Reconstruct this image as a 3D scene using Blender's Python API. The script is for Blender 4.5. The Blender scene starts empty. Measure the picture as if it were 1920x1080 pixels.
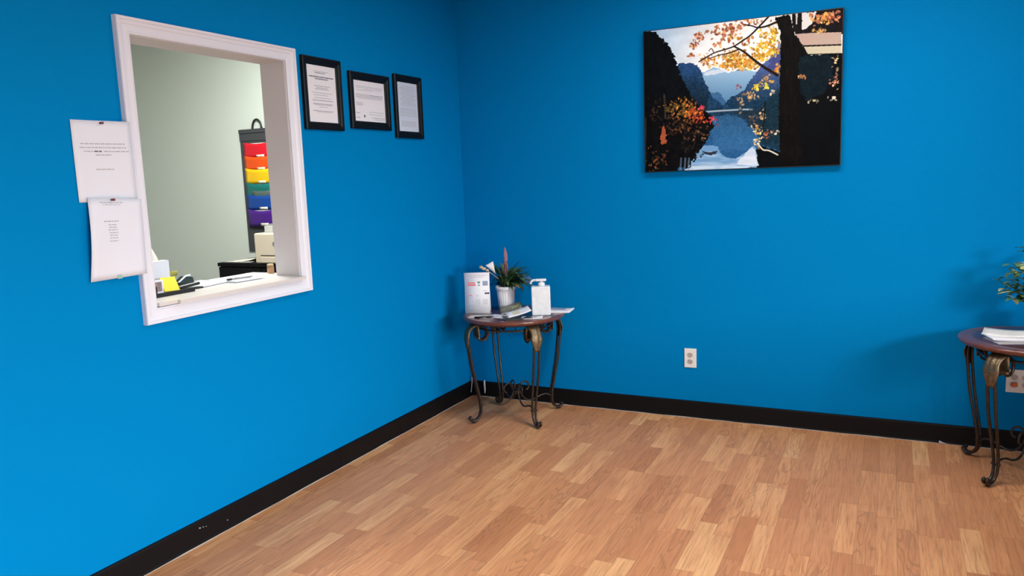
import bpy, bmesh, math, random
import numpy as np
from mathutils import Vector, Matrix
PI = math.pi
C = bpy.context.scene.collection
sc = bpy.context.scene

# ------------------------------------------------------------------ camera
def make_camera():
    cd = bpy.data.cameras.new('camera'); co = bpy.data.objects.new('camera', cd); C.objects.link(co)
    cd.sensor_width = 36; cd.lens = 36 * 1440.92 / 1920; cd.clip_start = .05
    r = Vector((0.89772246, 0.43903189, -0.03667957))
    u = Vector((-0.02920709, 0.14238128, 0.98938088))
    w = Vector((-0.43959224, 0.88711813, -0.14064171))
    m = Matrix((( r.x, u.x, -w.x, 2.49764505), (r.y, u.y, -w.y, -4.37953024), (r.z, u.z, -w.z, 1.43070057), (0, 0, 0, 1)))
    co.matrix_world = m
    sc.camera = co
make_camera()

# ------------------------------------------------------------------ world, lights, exposure
sc.view_settings.view_transform = 'Standard'; sc.view_settings.look = 'None'
sc.view_settings.gamma = 1; sc.view_settings.use_curve_mapping = False
sc.view_settings.exposure = 0.2
W = bpy.data.worlds.new('world'); sc.world = W; W.use_nodes = True
W.node_tree.nodes['Background'].inputs[0].default_value = (.75, .87, 1, 1)
W.node_tree.nodes['Background'].inputs[1].default_value = .5

def area(name, loc, direction, sx, sy, power, col=(1, 1, 1), spread=180):
    l = bpy.data.lights.new(name, 'AREA'); l.shape = 'RECTANGLE'; l.size = sx; l.size_y = sy
    l.energy = power; l.color = col; l.spread = math.radians(spread)
    o = bpy.data.objects.new(name, l); C.objects.link(o); o.location = loc
    o.rotation_euler = Vector(direction).to_track_quat('-Z', 'Y').to_euler()
    return o
# daylight through the tall shop window in the right-hand wall, and a little through the one behind the camera
area('daylight', (6.5, -3.9, 2.65), (-1, 0, -.3), 3.6, 2.1, 1500, (.97, .985, 1))
area('daylight', (2.6, -7.15, 1.25), (-.12, 1, -.05), 3.2, 2.0, 15, (.98, .985, 1))
# ceiling panels of the waiting room and of the office behind the hatch
LAMPS = [(2.65, -1.15, 13, (1, .98, .94)), (1.75, -1.15, 13, (1, .98, .94)), (-.85, -1.15, 57, (1, .99, .95)), (-2.9, -3.6, 12, (1, .99, .95))]

# ------------------------------------------------------------------ helpers
def s2l(c):
    return tuple(((x / 12.92) if x <= .04045 else ((x + .055) / 1.055) ** 2.4) for x in c)
def rgb(r, g, b): return s2l((r / 255, g / 255, b / 255))

def nt(name):
    m = bpy.data.materials.new(name); m.use_nodes = True
    t = m.node_tree; b = t.nodes['Principled BSDF']
    return m, t, b
def mat(name, col, rough=.5, metal=0, noise=0.0, nscale=20, bump=0.0, bscale=200, coat=0):
    m, t, b = nt(name)
    b.inputs['Base Color'].default_value = (*col, 1); b.inputs['Roughness'].default_value = rough
    b.inputs['Metallic'].default_value = metal; b.inputs['Coat Weight'].default_value = coat
    tc = t.nodes.new('ShaderNodeTexCoord')
    if noise:
        n = t.nodes.new('ShaderNodeTexNoise'); n.inputs['Scale'].default_value = nscale; n.inputs['Detail'].default_value = 4
        t.links.new(tc.outputs['Object'], n.inputs['Vector'])
        mx = t.nodes.new('ShaderNodeMix'); mx.data_type = 'RGBA'
        mx.inputs[6].default_value = (*[c * (1 - noise) for c in col], 1); mx.inputs[7].default_value = (*[min(1, c * (1 + noise)) for c in col], 1)
        t.links.new(n.outputs[0], mx.inputs[0]); t.links.new(mx.outputs[2], b.inputs['Base Color'])
    if bump:
        n = t.nodes.new('ShaderNodeTexNoise'); n.inputs['Scale'].default_value = bscale; n.inputs['Detail'].default_value = 3
        t.links.new(tc.outputs['Object'], n.inputs['Vector'])
        bp = t.nodes.new('ShaderNodeBump'); bp.inputs['Strength'].default_value = bump; bp.inputs['Distance'].default_value = .002
        t.links.new(n.outputs[0], bp.inputs['Height']); t.links.new(bp.outputs[0], b.inputs['Normal'])
    return m

def floor_material():
    m, t, b = nt('oak_strip_laminate')
    N = t.nodes; L = t.links
    def M(op, a, bb=None, c=None):
        n = N.new('ShaderNodeMath'); n.operation = op
        for i, v in enumerate((a, bb, c)):
            if v is None: continue
            if isinstance(v, (int, float)): n.inputs[i].default_value = v
            else: L.new(v, n.inputs[i])
        return n.outputs[0]
    def WN(x, y=None):
        n = N.new('ShaderNodeTexWhiteNoise'); n.noise_dimensions = '2D'
        cb = N.new('ShaderNodeCombineXYZ'); L.new(x, cb.inputs[0])
        if y is not None:
            if isinstance(y, (int, float)): cb.inputs[1].default_value = y
            else: L.new(y, cb.inputs[1])
        L.new(cb.outputs[0], n.inputs['Vector']); return n.outputs['Value']
    def NO(x, y, z, scale, detail=3, rough=.5):
        n = N.new('ShaderNodeTexNoise'); cb = N.new('ShaderNodeCombineXYZ')
        for i, v in enumerate((x, y, z)):
            if isinstance(v, (int, float)): cb.inputs[i].default_value = v
            else: L.new(v, cb.inputs[i])
        L.new(cb.outputs[0], n.inputs['Vector']); n.inputs['Scale'].default_value = scale
        n.inputs['Detail'].default_value = detail; n.inputs['Roughness'].default_value = rough
        return n.outputs[0]
    def MIX(f, a, bb, mode='MIX'):
        n = N.new('ShaderNodeMix'); n.data_type = 'RGBA'; n.blend_type = mode
        if isinstance(f, (int, float)): n.inputs[0].default_value = f
        else: L.new(f, n.inputs[0])
        for i, v in ((6, a), (7, bb)):
            if isinstance(v, tuple): n.inputs[i].default_value = (*v, 1)
            else: L.new(v, n.inputs[i])
        return n.outputs[2]
    tc = N.new('ShaderNodeTexCoord'); sp = N.new('ShaderNodeSeparateXYZ'); L.new(tc.outputs['Object'], sp.inputs[0])
    X, Y = sp.outputs[0], sp.outputs[1]
    u = M('DIVIDE', X, .073); row = M('FLOOR', u); fu = M('FRACT', u)
    rr = WN(row, 3.3)
    v = M('ADD', M('MULTIPLY', Y, M('MULTIPLY_ADD', rr, 1.1, 1.9)), M('MULTIPLY', rr, 37.7))
    cell = M('FLOOR', v); fv = M('FRACT', v)
    r1 = WN(row, cell); r2 = WN(M('ADD', row, 91.7), M('ADD', cell, 13.1))
    off = M('MULTIPLY', r2, 40)
    ramp = N.new('ShaderNodeValToRGB'); L.new(r1, ramp.inputs[0])
    e = ramp.color_ramp.elements
    e[0].position = 0; e[0].color = (*rgb(196, 134, 88), 1)
    e[1].position = 1; e[1].color = (*rgb(248, 196, 138), 1)
    for p, c in ((.22, (214, 152, 104)), (.55, (226, 164, 112)), (.8, (238, 176, 120))):
        x = e.new(p); x.color = (*rgb(*c), 1)
    fine = NO(M('MULTIPLY', X, 1), M('MULTIPLY', Y, .045), off, 150, 3, .6)
    broad = NO(X, M('MULTIPLY', Y, .12), off, 22, 3)
    col = MIX(M('MULTIPLY', M('SUBTRACT', broad, .30), 1.5), ramp.outputs[0], rgb(204, 136, 88))
    fm = N.new('ShaderNodeMapRange'); L.new(fine, fm.inputs[0]); fm.inputs[1].default_value = .45; fm.inputs[2].default_value = .75
    col = MIX(M('MULTIPLY', fm.outputs[0], .62), col, rgb(160, 104, 66))
    # cathedral figure: contour lines of a stretched noise, on some strips only
    cn = NO(X, M('MULTIPLY', Y, .12), off, 10, 2, .5)
    lines = M('SINE', M('MULTIPLY', cn, 120))
    lm = N.new('ShaderNodeMapRange'); L.new(lines, lm.inputs[0]); lm.inputs[1].default_value = .35; lm.inputs[2].default_value = 1
    msk = M('MULTIPLY', M('GREATER_THAN', r2, .68), M('MULTIPLY', lm.outputs[0], .34))
    col = MIX(msk, col, rgb(138, 94, 62))
    # hairline joints
    ju = M('LESS_THAN', fu, .02); jv = M('LESS_THAN', fv, .005)
    col = MIX(M('MULTIPLY', M('MAXIMUM', ju, jv), .45), col, rgb(120, 80, 52))
    L.new(col, b.inputs['Base Color'])
    b.inputs['Roughness'].default_value = .45; b.inputs['Specular IOR Level'].default_value = .25
    return m

M = {}
def mats():
    M['blue'] = mat('blue_wall_paint', (0.0, .208, .51), .6, bump=.1, bscale=160); M['blue'].node_tree.nodes['Principled BSDF'].inputs['Specular IOR Level'].default_value = .02
    M['mint'] = mat('pale_green_office_paint', rgb(212, 220, 212), .6, bump=.1)
    M['ceil'] = mat('ceiling_white', (.8, .8, .78), .8)
    M['white_gloss'] = mat('white_gloss_trim', (.76, .79, .86), .35, bump=.15, bscale=60)
    M['jamb'] = mat('white_jamb', (.62, .60, .62), .5)
    M['counter'] = mat('white_laminate', (.66, .64, .61), .3, noise=.04, nscale=60)
    M['black_base'] = mat('black_vinyl', (.004, .004, .0045), .5)
    M['black_base'].node_tree.nodes['Principled BSDF'].inputs['Specular IOR Level'].default_value = .2
    M['scuff'] = mat('grey_white_paint', (.35, .35, .4), .6)
    M['caulk'] = mat('pale_caulk', (.45, .42, .38), .6, noise=.3, nscale=30)
    M['floor'] = floor_material()
    M['black_frame'] = mat('black_lacquer', (.005, .005, .005), .4); M['black_frame'].node_tree.nodes['Principled BSDF'].inputs['Specular IOR Level'].default_value = .2
    M['paper'] = mat('white_paper', (.70, .75, .83), .6)
    M['paper_bright'] = mat('bright_white_paper', (.90, .90, .92), .6)
    M['paper_blue'] = mat('bluish_white_paper', (.70, .78, .88), .6)
    M['paper_cream'] = mat('cream_paper', (.80, .76, .66), .6)
    M['ink'] = mat('grey_ink', (.42, .42, .45), .7)
    M['ink_dark'] = mat('dark_ink', (.14, .14, .16), .7)
    M['ink_light'] = mat('faint_ink', (.58, .58, .62), .7)
    M['wood'] = top_material()
    M['iron'] = mat('dark_bronze_iron', (.055, .04, .03), .36, .6, noise=.8, nscale=45)
    M['bronze'] = mat('antique_bronze_plate', (.17, .125, .07), .42, .7, noise=.8, nscale=90, bump=.8, bscale=120)
    M['leaf'] = mat('dark_green_leaf', (.035, .085, .03), .4, noise=.6, nscale=30)
    M['leaf2'] = mat('mid_green_leaf', (.10, .19, .07), .4, noise=.6, nscale=40)
    M['leaf3'] = mat('yellow_green_leaf', (.45, .47, .20), .45, noise=.3, nscale=40)
    M['spathe'] = mat('white_petal', (.85, .84, .80), .5)
    M['mauve'] = mat('mauve_petal', (.30, .14, .16), .5, noise=.3)
    M['rust'] = mat('rust_leaf', (.42, .16, .06), .5, noise=.3)
    M['tan'] = mat('tan_petal', (.55, .42, .28), .5, noise=.4)
    M['lilac'] = mat('lilac_petal', (.55, .55, .72), .5)
    M['pot'] = mat('white_plastic_pot', (.88, .87, .88), .35)
    M['soil'] = mat('dark_soil', (.03, .02, .015), .9, noise=.5, nscale=80)
    M['jug'] = mat('frosted_white_plastic', (.80, .85, .87), .3, noise=.16, nscale=38)
    M['pump'] = mat('white_pump_plastic', (.82, .84, .86), .3)
    M['plate'] = mat('ivory_wall_plate', (.84, .82, .76), .35)
    M['recept'] = mat('grey_receptacle', (.55, .50, .45), .4)
    M['slot'] = mat('outlet_slot', (.05, .04, .04), .6)
    M['red'] = mat('red_print', (.78, .20, .24), .6)
    M['green'] = mat('green_print', (.10, .35, .22), .6)
    M['navy'] = mat('navy_print', (.05, .06, .16), .6)
    M['greyblue'] = mat('grey_blue_print', (.35, .42, .55), .6)
    M['pin'] = mat('dark_red_plastic', (.16, .02, .05), .3)
    M['teal'] = mat('teal_tape', (.30, .50, .42), .5)
    M['org'] = mat('charcoal_fabric', (.045, .05, .055), .8, noise=.3, nscale=150)
    for n, c in (('p_red', (222, 18, 42)), ('p_orange', (240, 84, 10)), ('p_yellow', (250, 198, 12)), ('p_teal', (12, 110, 104)), ('p_blue', (8, 70, 158)), ('p_purple', (72, 22, 132))):
        M[n] = mat(n[2:] + '_pocket', rgb(*c), .45)
    M['beige'] = mat('beige_plastic', (.62, .54, .42), .45)
    M['grey_pl'] = mat('grey_plastic', (.22, .22, .22), .45)
    M['black_pl'] = mat('black_plastic', (.008, .008, .009), .4)
    M['black_cab'] = mat('black_laminate', (.006, .006, .007), .55)
    M['black_cab'].node_tree.nodes['Principled BSDF'].inputs['Specular IOR Level'].default_value = .1
    M['yellow'] = mat('yellow_sticky_paper', rgb(250, 232, 70), .6)
    M['copper'] = mat('copper_tan', (.45, .25, .14), .4, .3, noise=.3)
    M['magcover'] = mat('green_grey_cover', (.22, .22, .13), .35, noise=.9, nscale=45)
    M['gloss_dark'] = mat('dark_booklet_cover', (.02, .03, .03), .3)
    M['orange_pl'] = mat('orange_red_plastic', (.65, .13, .03), .4)
    M['cable'] = mat('white_cable', (.75, .76, .8), .4)
    M['metal_w'] = mat('white_metal', (.75, .75, .75), .4)
    m, t, b = nt('lamp_diffuser'); b.inputs['Base Color'].default_value = (1, 1, 1, 1)
    b.inputs['Emission Color'].default_value = (1, .98, .95, 1); b.inputs['Emission Strength'].default_value = 3; M['diff'] = m
    m, t, b = nt('picture_glass')
    tr = t.nodes.new('ShaderNodeBsdfTransparent'); gl = t.nodes.new('ShaderNodeBsdfGlossy'); gl.inputs['Roughness'].default_value = .05
    mx = t.nodes.new('ShaderNodeMixShader'); mx.inputs[0].default_value = .03
    t.links.new(tr.outputs[0], mx.inputs[1]); t.links.new(gl.outputs[0], mx.inputs[2])
    t.links.new(mx.outputs[0], t.nodes['Material Output'].inputs[0]); M['glass'] = m
    m, t, b = nt('landscape_print'); a = t.nodes.new('ShaderNodeAttribute'); a.attribute_name = 'print'
    t.links.new(a.outputs['Color'], b.inputs['Base Color']); b.inputs['Roughness'].default_value = .6; b.inputs['Specular IOR Level'].default_value = .08; M['print'] = m

def top_material():
    m, t, b = nt('dark_cherry_wood_with_inset')
    N = t.nodes; L = t.links
    tc = N.new('ShaderNodeTexCoord'); 
    sep = N.new('ShaderNodeSeparateXYZ'); L.new(tc.outputs['Object'], sep.inputs[0])
    cb = N.new('ShaderNodeCombineXYZ'); L.new(sep.outputs[0], cb.inputs[0]); L.new(sep.outputs[1], cb.inputs[1])
    le = N.new('ShaderNodeVectorMath'); le.operation = 'LENGTH'; L.new(cb.outputs[0], le.inputs[0])
    lt = N.new('ShaderNodeMath'); lt.operation = 'LESS_THAN'; L.new(le.outputs['Value'], lt.inputs[0]); lt.inputs[1].default_value = .245
    mp = N.new('ShaderNodeMapping'); mp.inputs['Scale'].default_value = (3, 40, 3); L.new(tc.outputs['Object'], mp.inputs[0])
    n = N.new('ShaderNodeTexNoise'); n.inputs['Scale'].default_value = 2.5; n.inputs['Detail'].default_value = 4; L.new(mp.outputs[0], n.inputs['Vector'])
    def MX(f, a, c):
        x = N.new('ShaderNodeMix'); x.data_type = 'RGBA'
        L.new(f, x.inputs[0])
        for i, v in ((6, a), (7, c)):
            if isinstance(v, tuple): x.inputs[i].default_value = (*v, 1)
            else: L.new(v, x.inputs[i])
        return x.outputs[2]
    rim = MX(n.outputs[0], (.09, .022, .014), (.22, .075, .045))
    inn = MX(n.outputs[0], (.035, .012, .018), (.10, .035, .035))
    L.new(MX(lt.outputs[0], rim, inn), b.inputs['Base Color'])
    b.inputs['Roughness'].default_value = .28; b.inputs['Coat Weight'].default_value = .4; b.inputs['Coat Roughness'].default_value = .15
    return m
mats()

# --- mesh building
def add_box(bm, lo, hi, bev=0, mi=0):
    x0, y0, z0 = lo; x1, y1, z1 = hi
    vs = [bm.verts.new(p) for p in ((x0,y0,z0),(x1,y0,z0),(x1,y1,z0),(x0,y1,z0),(x0,y0,z1),(x1,y0,z1),(x1,y1,z1),(x0,y1,z1))]
    fs = [bm.faces.new([vs[i] for i in f]) for f in ((3,2,1,0),(4,5,6,7),(0,1,5,4),(1,2,6,5),(2,3,7,6),(3,0,4,7))]
    for f in fs: f.material_index = mi
    if bev:
        es = list({e for f in fs for e in f.edges})
        bmesh.ops.bevel(bm, geom=es, offset=bev, segments=2, affect='EDGES', profile=.5)
    return vs
def xform(bm, mtx, start=0):
    bm.verts.ensure_lookup_table()
    bmesh.ops.transform(bm, matrix=mtx, verts=bm.verts[start:])
def cr(pts, n=8, closed=False):
    P = [Vector(p) for p in pts]; out = []
    k = len(P)
    for i in range(k if closed else k - 1):
        a = P[(i-1) % k] if closed or i > 0 else P[0]*2 - P[1]
        b, c = P[i], P[(i+1) % k]
        d = P[(i+2) % k] if closed or i < k-2 else P[-1]*2 - P[-2]
        for j in range(n):
            t = j / n
            out.append(.5*((2*b) + (c-a)*t + (2*a-5*b+4*c-d)*t*t + (-a+3*b-3*c+d)*t**3))
    if not closed: out.append(P[-1])
    return out
def add_tube(bm, pts, rad, seg=8, closed=False, cap=True, flat=1.0):
    P = [Vector(p) for p in pts]; n = len(P)
    if not callable(rad): r0 = rad; rad = lambda t: r0
    T = []
    for i in range(n):
        a = P[(i-1) % n] if closed or i > 0 else P[i]; b = P[(i+1) % n] if closed or i < n-1 else P[i]
        T.append((b-a).normalized())
    up = Vector((0,0,1)) if abs(T[0].z) < .9 else Vector((1,0,0))
    nrm = (up - T[0]*up.dot(T[0])).normalized(); rings = []
    for i in range(n):
        nrm = (nrm - T[i]*nrm.dot(T[i])).normalized(); bn = T[i].cross(nrm)
        r = rad(i/max(1, n-1))
        rings.append([bm.verts.new(P[i] + (nrm*math.cos(2*PI*k/seg)*flat + bn*math.sin(2*PI*k/seg))*r) for k in range(seg)])
    for i in range(n if closed else n-1):
        A, B = rings[i], rings[(i+1) % n]
        for k in range(seg):
            f = bm.faces.new((A[k], A[(k+1)%seg], B[(k+1)%seg], B[k])); f.smooth = True
    if cap and not closed:
        bm.faces.new(rings[0][::-1]); bm.faces.new(rings[-1])
def add_lathe(bm, prof, seg=40, c=(0,0,0), smooth=True, rfun=None, cap=True):
    rings = []
    for r, z in prof:
        rings.append([bm.verts.new((c[0] + r*(rfun(k/seg) if rfun else 1)*math.cos(2*PI*k/seg), c[1] + r*(rfun(k/seg) if rfun else 1)*math.sin(2*PI*k/seg), c[2]+z)) for k in range(seg)])
    for A, B in zip(rings, rings[1:]):
        for k in range(seg):
            f = bm.faces.new((A[k], A[(k+1)%seg], B[(k+1)%seg], B[k])); f.smooth = smooth
    if cap: bm.faces.new(rings[0][::-1]); bm.faces.new(rings[-1])
def add_ball(bm, c, r, sz=1):
    bmesh.ops.create_uvsphere(bm, u_segments=12, v_segments=8, radius=r, matrix=Matrix.Translation(c) @ Matrix.Scale(sz, 4, (0,0,1)))
def add_sheet(bm, fn, nu=8, nv=8, th=.0008):
    # a bent sheet with real thickness: fn(u,v) -> point, u,v in 0..1
    g = [[Vector(fn(i/nu, j/nv)) for j in range(nv+1)] for i in range(nu+1)]
    top, bot = [], []
    for i in range(nu+1):
        ta, ba = [], []
        for j in range(nv+1):
            du = g[min(i+1,nu)][j] - g[max(i-1,0)][j]; dv = g[i][min(j+1,nv)] - g[i][max(j-1,0)]
            n = du.cross(dv)
            n = n.normalized() if n.length > 1e-12 else Vector((0,0,1))
            ta.append(bm.verts.new(g[i][j] + n*th/2)); ba.append(bm.verts.new(g[i][j] - n*th/2))
        top.append(ta); bot.append(ba)
    for i in range(nu):
        for j in range(nv):
            f = bm.faces.new((top[i][j], top[i+1][j], top[i+1][j+1], top[i][j+1])); f.smooth = True
            f = bm.faces.new((bot[i][j+1], bot[i+1][j+1], bot[i+1][j], bot[i][j])); f.smooth = True
    for i in range(nu):
        bm.faces.new((bot[i][0], bot[i+1][0], top[i+1][0], top[i][0])); bm.faces.new((top[i][nv], top[i+1][nv], bot[i+1][nv], bot[i][nv]))
    for j in range(nv):
        bm.faces.new((top[0][j], top[0][j+1], bot[0][j+1], bot[0][j])); bm.faces.new((bot[nu][j], bot[nu][j+1], top[nu][j+1], top[nu][j]))
def obj(name, bm, m, parent=None, fix=True):
    if fix: bmesh.ops.recalc_face_normals(bm, faces=bm.faces)
    me = bpy.data.meshes.new(name); bm.to_mesh(me); bm.free()
    for x in (m if isinstance(m, (list, tuple)) else [m]): me.materials.append(x)
    o = bpy.data.objects.new(name, me); C.objects.link(o)
    if parent: o.parent = parent
    return o
def thing(name, label, cat, loc=(0,0,0), rotz=0, group=None):
    o = bpy.data.objects.new(name, None); C.objects.link(o); o.empty_display_size = .05
    o.location = loc; o.rotation_euler = (0,0,rotz); o['label'] = label; o['category'] = cat
    if group: o['group'] = group
    return o
def tag(o, label, cat, group=None):
    o['label'] = label; o['category'] = cat
    if group: o['group'] = group
    return o
def struct(name, bm, m, parent=None):
    o = obj(name, bm, m, parent)
    if not parent: o['kind'] = 'structure'
    return o
def B(): return bmesh.new()
def box_obj(name, lo, hi, m, parent=None, bev=0):
    bm = B(); add_box(bm, lo, hi, bev); return obj(name, bm, m, parent)

# ------------------------------------------------------------------ the setting
XR, YR, H = 5.2, -7.0, 2.7
WY0, WY1, WZ0, WZ1 = -2.395, -1.59, 1.0, 2.0       # reception hatch opening
bm = B(); add_box(bm, (-.14, YR-.15, -.08), (XR+.15, .15, 0)); struct('floor', bm, M['floor'])
bm = B(); add_box(bm, (-4.15, YR-.15, -.08), (-.14, .15, 0)); struct('floor', bm, mat('office_carpet_grey', (.2, .19, .18), .9, noise=.3, nscale=200))
bm = B(); add_box(bm, (-4.15, YR-.15, H), (XR+.15, .15, H+.08)); struct('ceiling', bm, M['ceil'])
# left wall with the hatch hole; blue in the waiting room, pale green in the office
bm = B()
add_box(bm, (-.10, YR, 0), (0, WY0, H)); add_box(bm, (-.10, WY1, 0), (0, 0, H))
add_box(bm, (-.10, WY0, 0), (0, WY1, WZ0)); add_box(bm, (-.10, WY0, WZ1), (0, WY1, H))
struct('wall_left', bm, M['blue'])
bm = B()
add_box(bm, (-.14, YR, 0), (-.10, WY0, H)); add_box(bm, (-.14, WY1, 0), (-.10, 0, H))
add_box(bm, (-.14, WY0, 0), (-.10, WY1, WZ0)); add_box(bm, (-.14, WY0, WZ1), (-.10, WY1, H))
struct('wall_office_right', bm, M['mint'])
bm = B(); add_box(bm, (-.10, 0, 0), (XR, .15, H)); struct('wall_back', bm, M['blue'])
bm = B(); add_box(bm, (-4.0, 0, 0), (-.10, .15, H)); struct('wall_office_back', bm, M['mint'])
bm = B(); add_box(bm, (-4.15, YR, 0), (-4.0, .15, H)); struct('wall_office_left', bm, M['mint'])
bm = B(); add_box(bm, (-4.15, YR-.15, 0), (-.14, YR, H)); struct('wall_office_front', bm, M['mint'])
bm = B()                                                     # right wall with a wide shop window
add_box(bm, (XR, YR, 0), (XR+.15, -5.3, H)); add_box(bm, (XR, -2.3, 0), (XR+.15, .15, H))
add_box(bm, (XR, -5.3, 0), (XR+.15, -2.3, .10)); add_box(bm, (XR, -5.3, 1.9), (XR+.15, -2.3, H))
struct('wall_right', bm, M['blue'])
bm = B()
for lo, hi in (((XR+.04,-5.3,.1),(XR+.1,-5.25,1.9)), ((XR+.04,-2.35,.1),(XR+.1,-2.3,1.9)), ((XR+.04,-3.83,.1),(XR+.1,-3.77,1.9)), ((XR+.04,-5.3,.1),(XR+.1,-2.3,.15)), ((XR+.04,-5.3,1.85),(XR+.1,-2.3,1.9))): add_box(bm, lo, hi)
struct('window_2', bm, M['metal_w'])
bm = B()                                                     # wall behind the camera with a wide shop window
add_box(bm, (-.14, YR-.15, 0), (.9, YR, H)); add_box(bm, (4.3, YR-.15, 0), (XR+.15, YR, H))
add_box(bm, (.9, YR-.15, 0), (4.3, YR, .15)); add_box(bm, (.9, YR-.15, 2.35), (4.3, YR, H))
struct('wall_front', bm, M['blue'])
bm = B()
for lo, hi in (((.9, YR-.1, .15), (.95, YR-.04, 2.35)), ((4.25, YR-.1, .15), (4.3, YR-.04, 2.35)), ((2.57, YR-.1, .15), (2.63, YR-.04, 2.35)),
               ((.9, YR-.1, .15), (4.3, YR-.04, .2)), ((.9, YR-.1, 2.3), (4.3, YR-.04, 2.35))): add_box(bm, lo, hi)
struct('window_1', bm, M['metal_w'])

# baseboards: black vinyl with a rounded top and a small toe
def baseboard(name, a, b, nrm, seams=()):
    # a,b along the wall (2-D), nrm = direction away from the wall
    prof = [(0,0),(.013,0),(.0125,.006),(.010,.012),(.010,.094),(.0075,.100),(0,.1016)]
    bm = B(); a = Vector((*a,0)); b = Vector((*b,0)); n = Vector((*nrm,0)); d = (b-a)
    cuts = [0]+list(sorted(seams))+[1]
    for s, e in zip(cuts, cuts[1:]):
        g = .0006/d.length
        A = [bm.verts.new(a + d*(s+g) + n*p + Vector((0,0,z))) for p, z in prof]
        E = [bm.verts.new(a + d*(e-g) + n*p + Vector((0,0,z))) for p, z in prof]
        for i in range(len(prof)): bm.faces.new((A[i], A[(i+1)%len(prof)], E[(i+1)%len(prof)], E[i]))
        bm.faces.new(A); bm.faces.new(E)
    return struct(name, bm, M['black_base'])
baseboard('baseboard_left', (0, YR), (0, 0), (1, 0), (.42, .8))
baseboard('baseboard_back', (0.012, 0), (XR, 0), (0, -1), (.72/XR, 1.222/XR, .78))
baseboard('baseboard_right', (XR, YR), (XR, 0), (-1, 0))
bm = B(); random.seed(4)                                      # thin pale caulk bead under both baseboards
def bead(p0, p1, n):
    P = []
    for i in range(n+1):
        t = i/n; P.append(Vector(p0).lerp(Vector(p1), t) + Vector((0,0,random.uniform(-.0004,.0006))))
    add_tube(bm, P, lambda t: .0022 + .0012*math.sin(t*97)*math.sin(t*31), 6)
bead((.0135, -6.9, .001), (.0135, -.02, .001), 120); bead((.02, -.0135, .001), (XR-.02, -.0135, .001), 120)
struct('trim_2', bm, M['caulk'])
# sliver of loose white caulk against the back baseboard
bm = B(); add_sheet(bm, lambda u, v: (2.755+.05*u, -.017-.002*v, .003+v*(.014*(1-u)**2+.001)), 6, 2, .0008)
tag(obj('caulk_sliver', bm, M['paper']), 'tiny white sliver of peeling caulk at the foot of the back baseboard', 'caulk')
t = thing('paint_scuffs', 'small whitish scuff spots on the black left baseboard', 'paint spots', (.0105, -2.25, 0))
for y, z, s in ((-2.302, .071, .0045), (-2.285, .068, .003), (-2.158, .043, .003), (-2.27, .064, .0022)): bm = B(); add_ball(bm, (0, y+2.25, z), s, .7); obj('scuff', bm, M['scuff'], t)

# casing of the hatch: mitred profile swept round the opening
def sweep_rect(bm, c0, c1, prof, plane, base):
    # rectangle (a0,b0)-(a1,b1) in the wall plane; prof = (distance outward from opening, height off wall)
    a0, b0 = c0; a1, b1 = c1
    rings = []
    for sa, sb, a, b in ((-1,-1,a0,b0),(1,-1,a1,b0),(1,1,a1,b1),(-1,1,a0,b1)):
        ring = []
        for d, h in prof:
            A, Bv = a+sa*d, b+sb*d
            ring.append(bm.verts.new((base+h, A, Bv) if plane == 'x' else (A, base-h, Bv)))
        rings.append(ring)
    k = len(prof)
    for i in range(4):
        P, Q = rings[i], rings[(i+1)%4]
        for j in range(k): bm.faces.new((P[j], P[(j+1)%k], Q[(j+1)%k], Q[j]))
bm = B()
sweep_rect(bm, (WY0, WZ0-.004), (WY1, WZ1), [(0,0),(0,.012),(.006,.014),(.009,.011),(.030,.013),(.034,.016),(.044,.018),(.047,.024),(.056,.025),(.058,.021),(.058,0)], 'x', 0)
struct('trim_1', bm, M['white_gloss'])
bm = B()                                                       # jamb lining
j = .003
add_box(bm, (-.141, WY0, WZ0), (0, WY0+j, WZ1)); add_box(bm, (-.141, WY1-j, WZ0), (0, WY1, WZ1)); add_box(bm, (-.141, WY0+j, WZ1-j), (0, WY1-j, WZ1))
struct('trim_3', bm, M['jamb'])
# counter slab through the hatch
bm = B()
add_box(bm, (-.142, WY0+j, WZ0), (.022, WY0+.085, .014+WZ0)); add_box(bm, (-.142, WY0+.085, WZ0), (.040, WY1-j, .014+WZ0), 0)
add_box(bm, (-.37, -2.75, WZ0), (-.142, -1.515, .014+WZ0)); 
bmesh.ops.remove_doubles(bm, verts=bm.verts, dist=1e-5)
tag(obj('countertop', bm, M['counter']), 'white laminate counter shelf lying across the sill of the reception hatch', 'counter')
CT = WZ0+.014

# ceiling lights (real fixtures, each with its own light)
for i, (x, y, pw, col) in enumerate(LAMPS):
    t = thing('ceiling_light', ['square white ceiling panel light over the waiting room, nearer the back wall', 'square white ceiling panel light over the waiting room, further from the back wall', 'square white ceiling panel light in the office behind the hatch, nearer the hatch', 'square white ceiling panel light deep in the office, furthest from the hatch'][i], 'ceiling light', (x, y, H), 0, 'ceiling panel lights')
    bm = B()
    for lo, hi in (((-.31,-.31,-.03),(.31,-.28,0)),((-.31,.28,-.03),(.31,.31,0)),((-.31,-.28,-.03),(-.28,.28,0)),((.28,-.28,-.03),(.31,.28,0))): add_box(bm, lo, hi)
    obj('frame', bm, M['metal_w'], t)
    bm = B(); add_box(bm, (-.28,-.28,-.015), (.28,.28,-.005)); obj('diffuser', bm, M['diff'], t)
    a = area('panel_lamp', (x, y, H-.04), (0,0,-1), .56, .56, pw, col)

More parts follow.
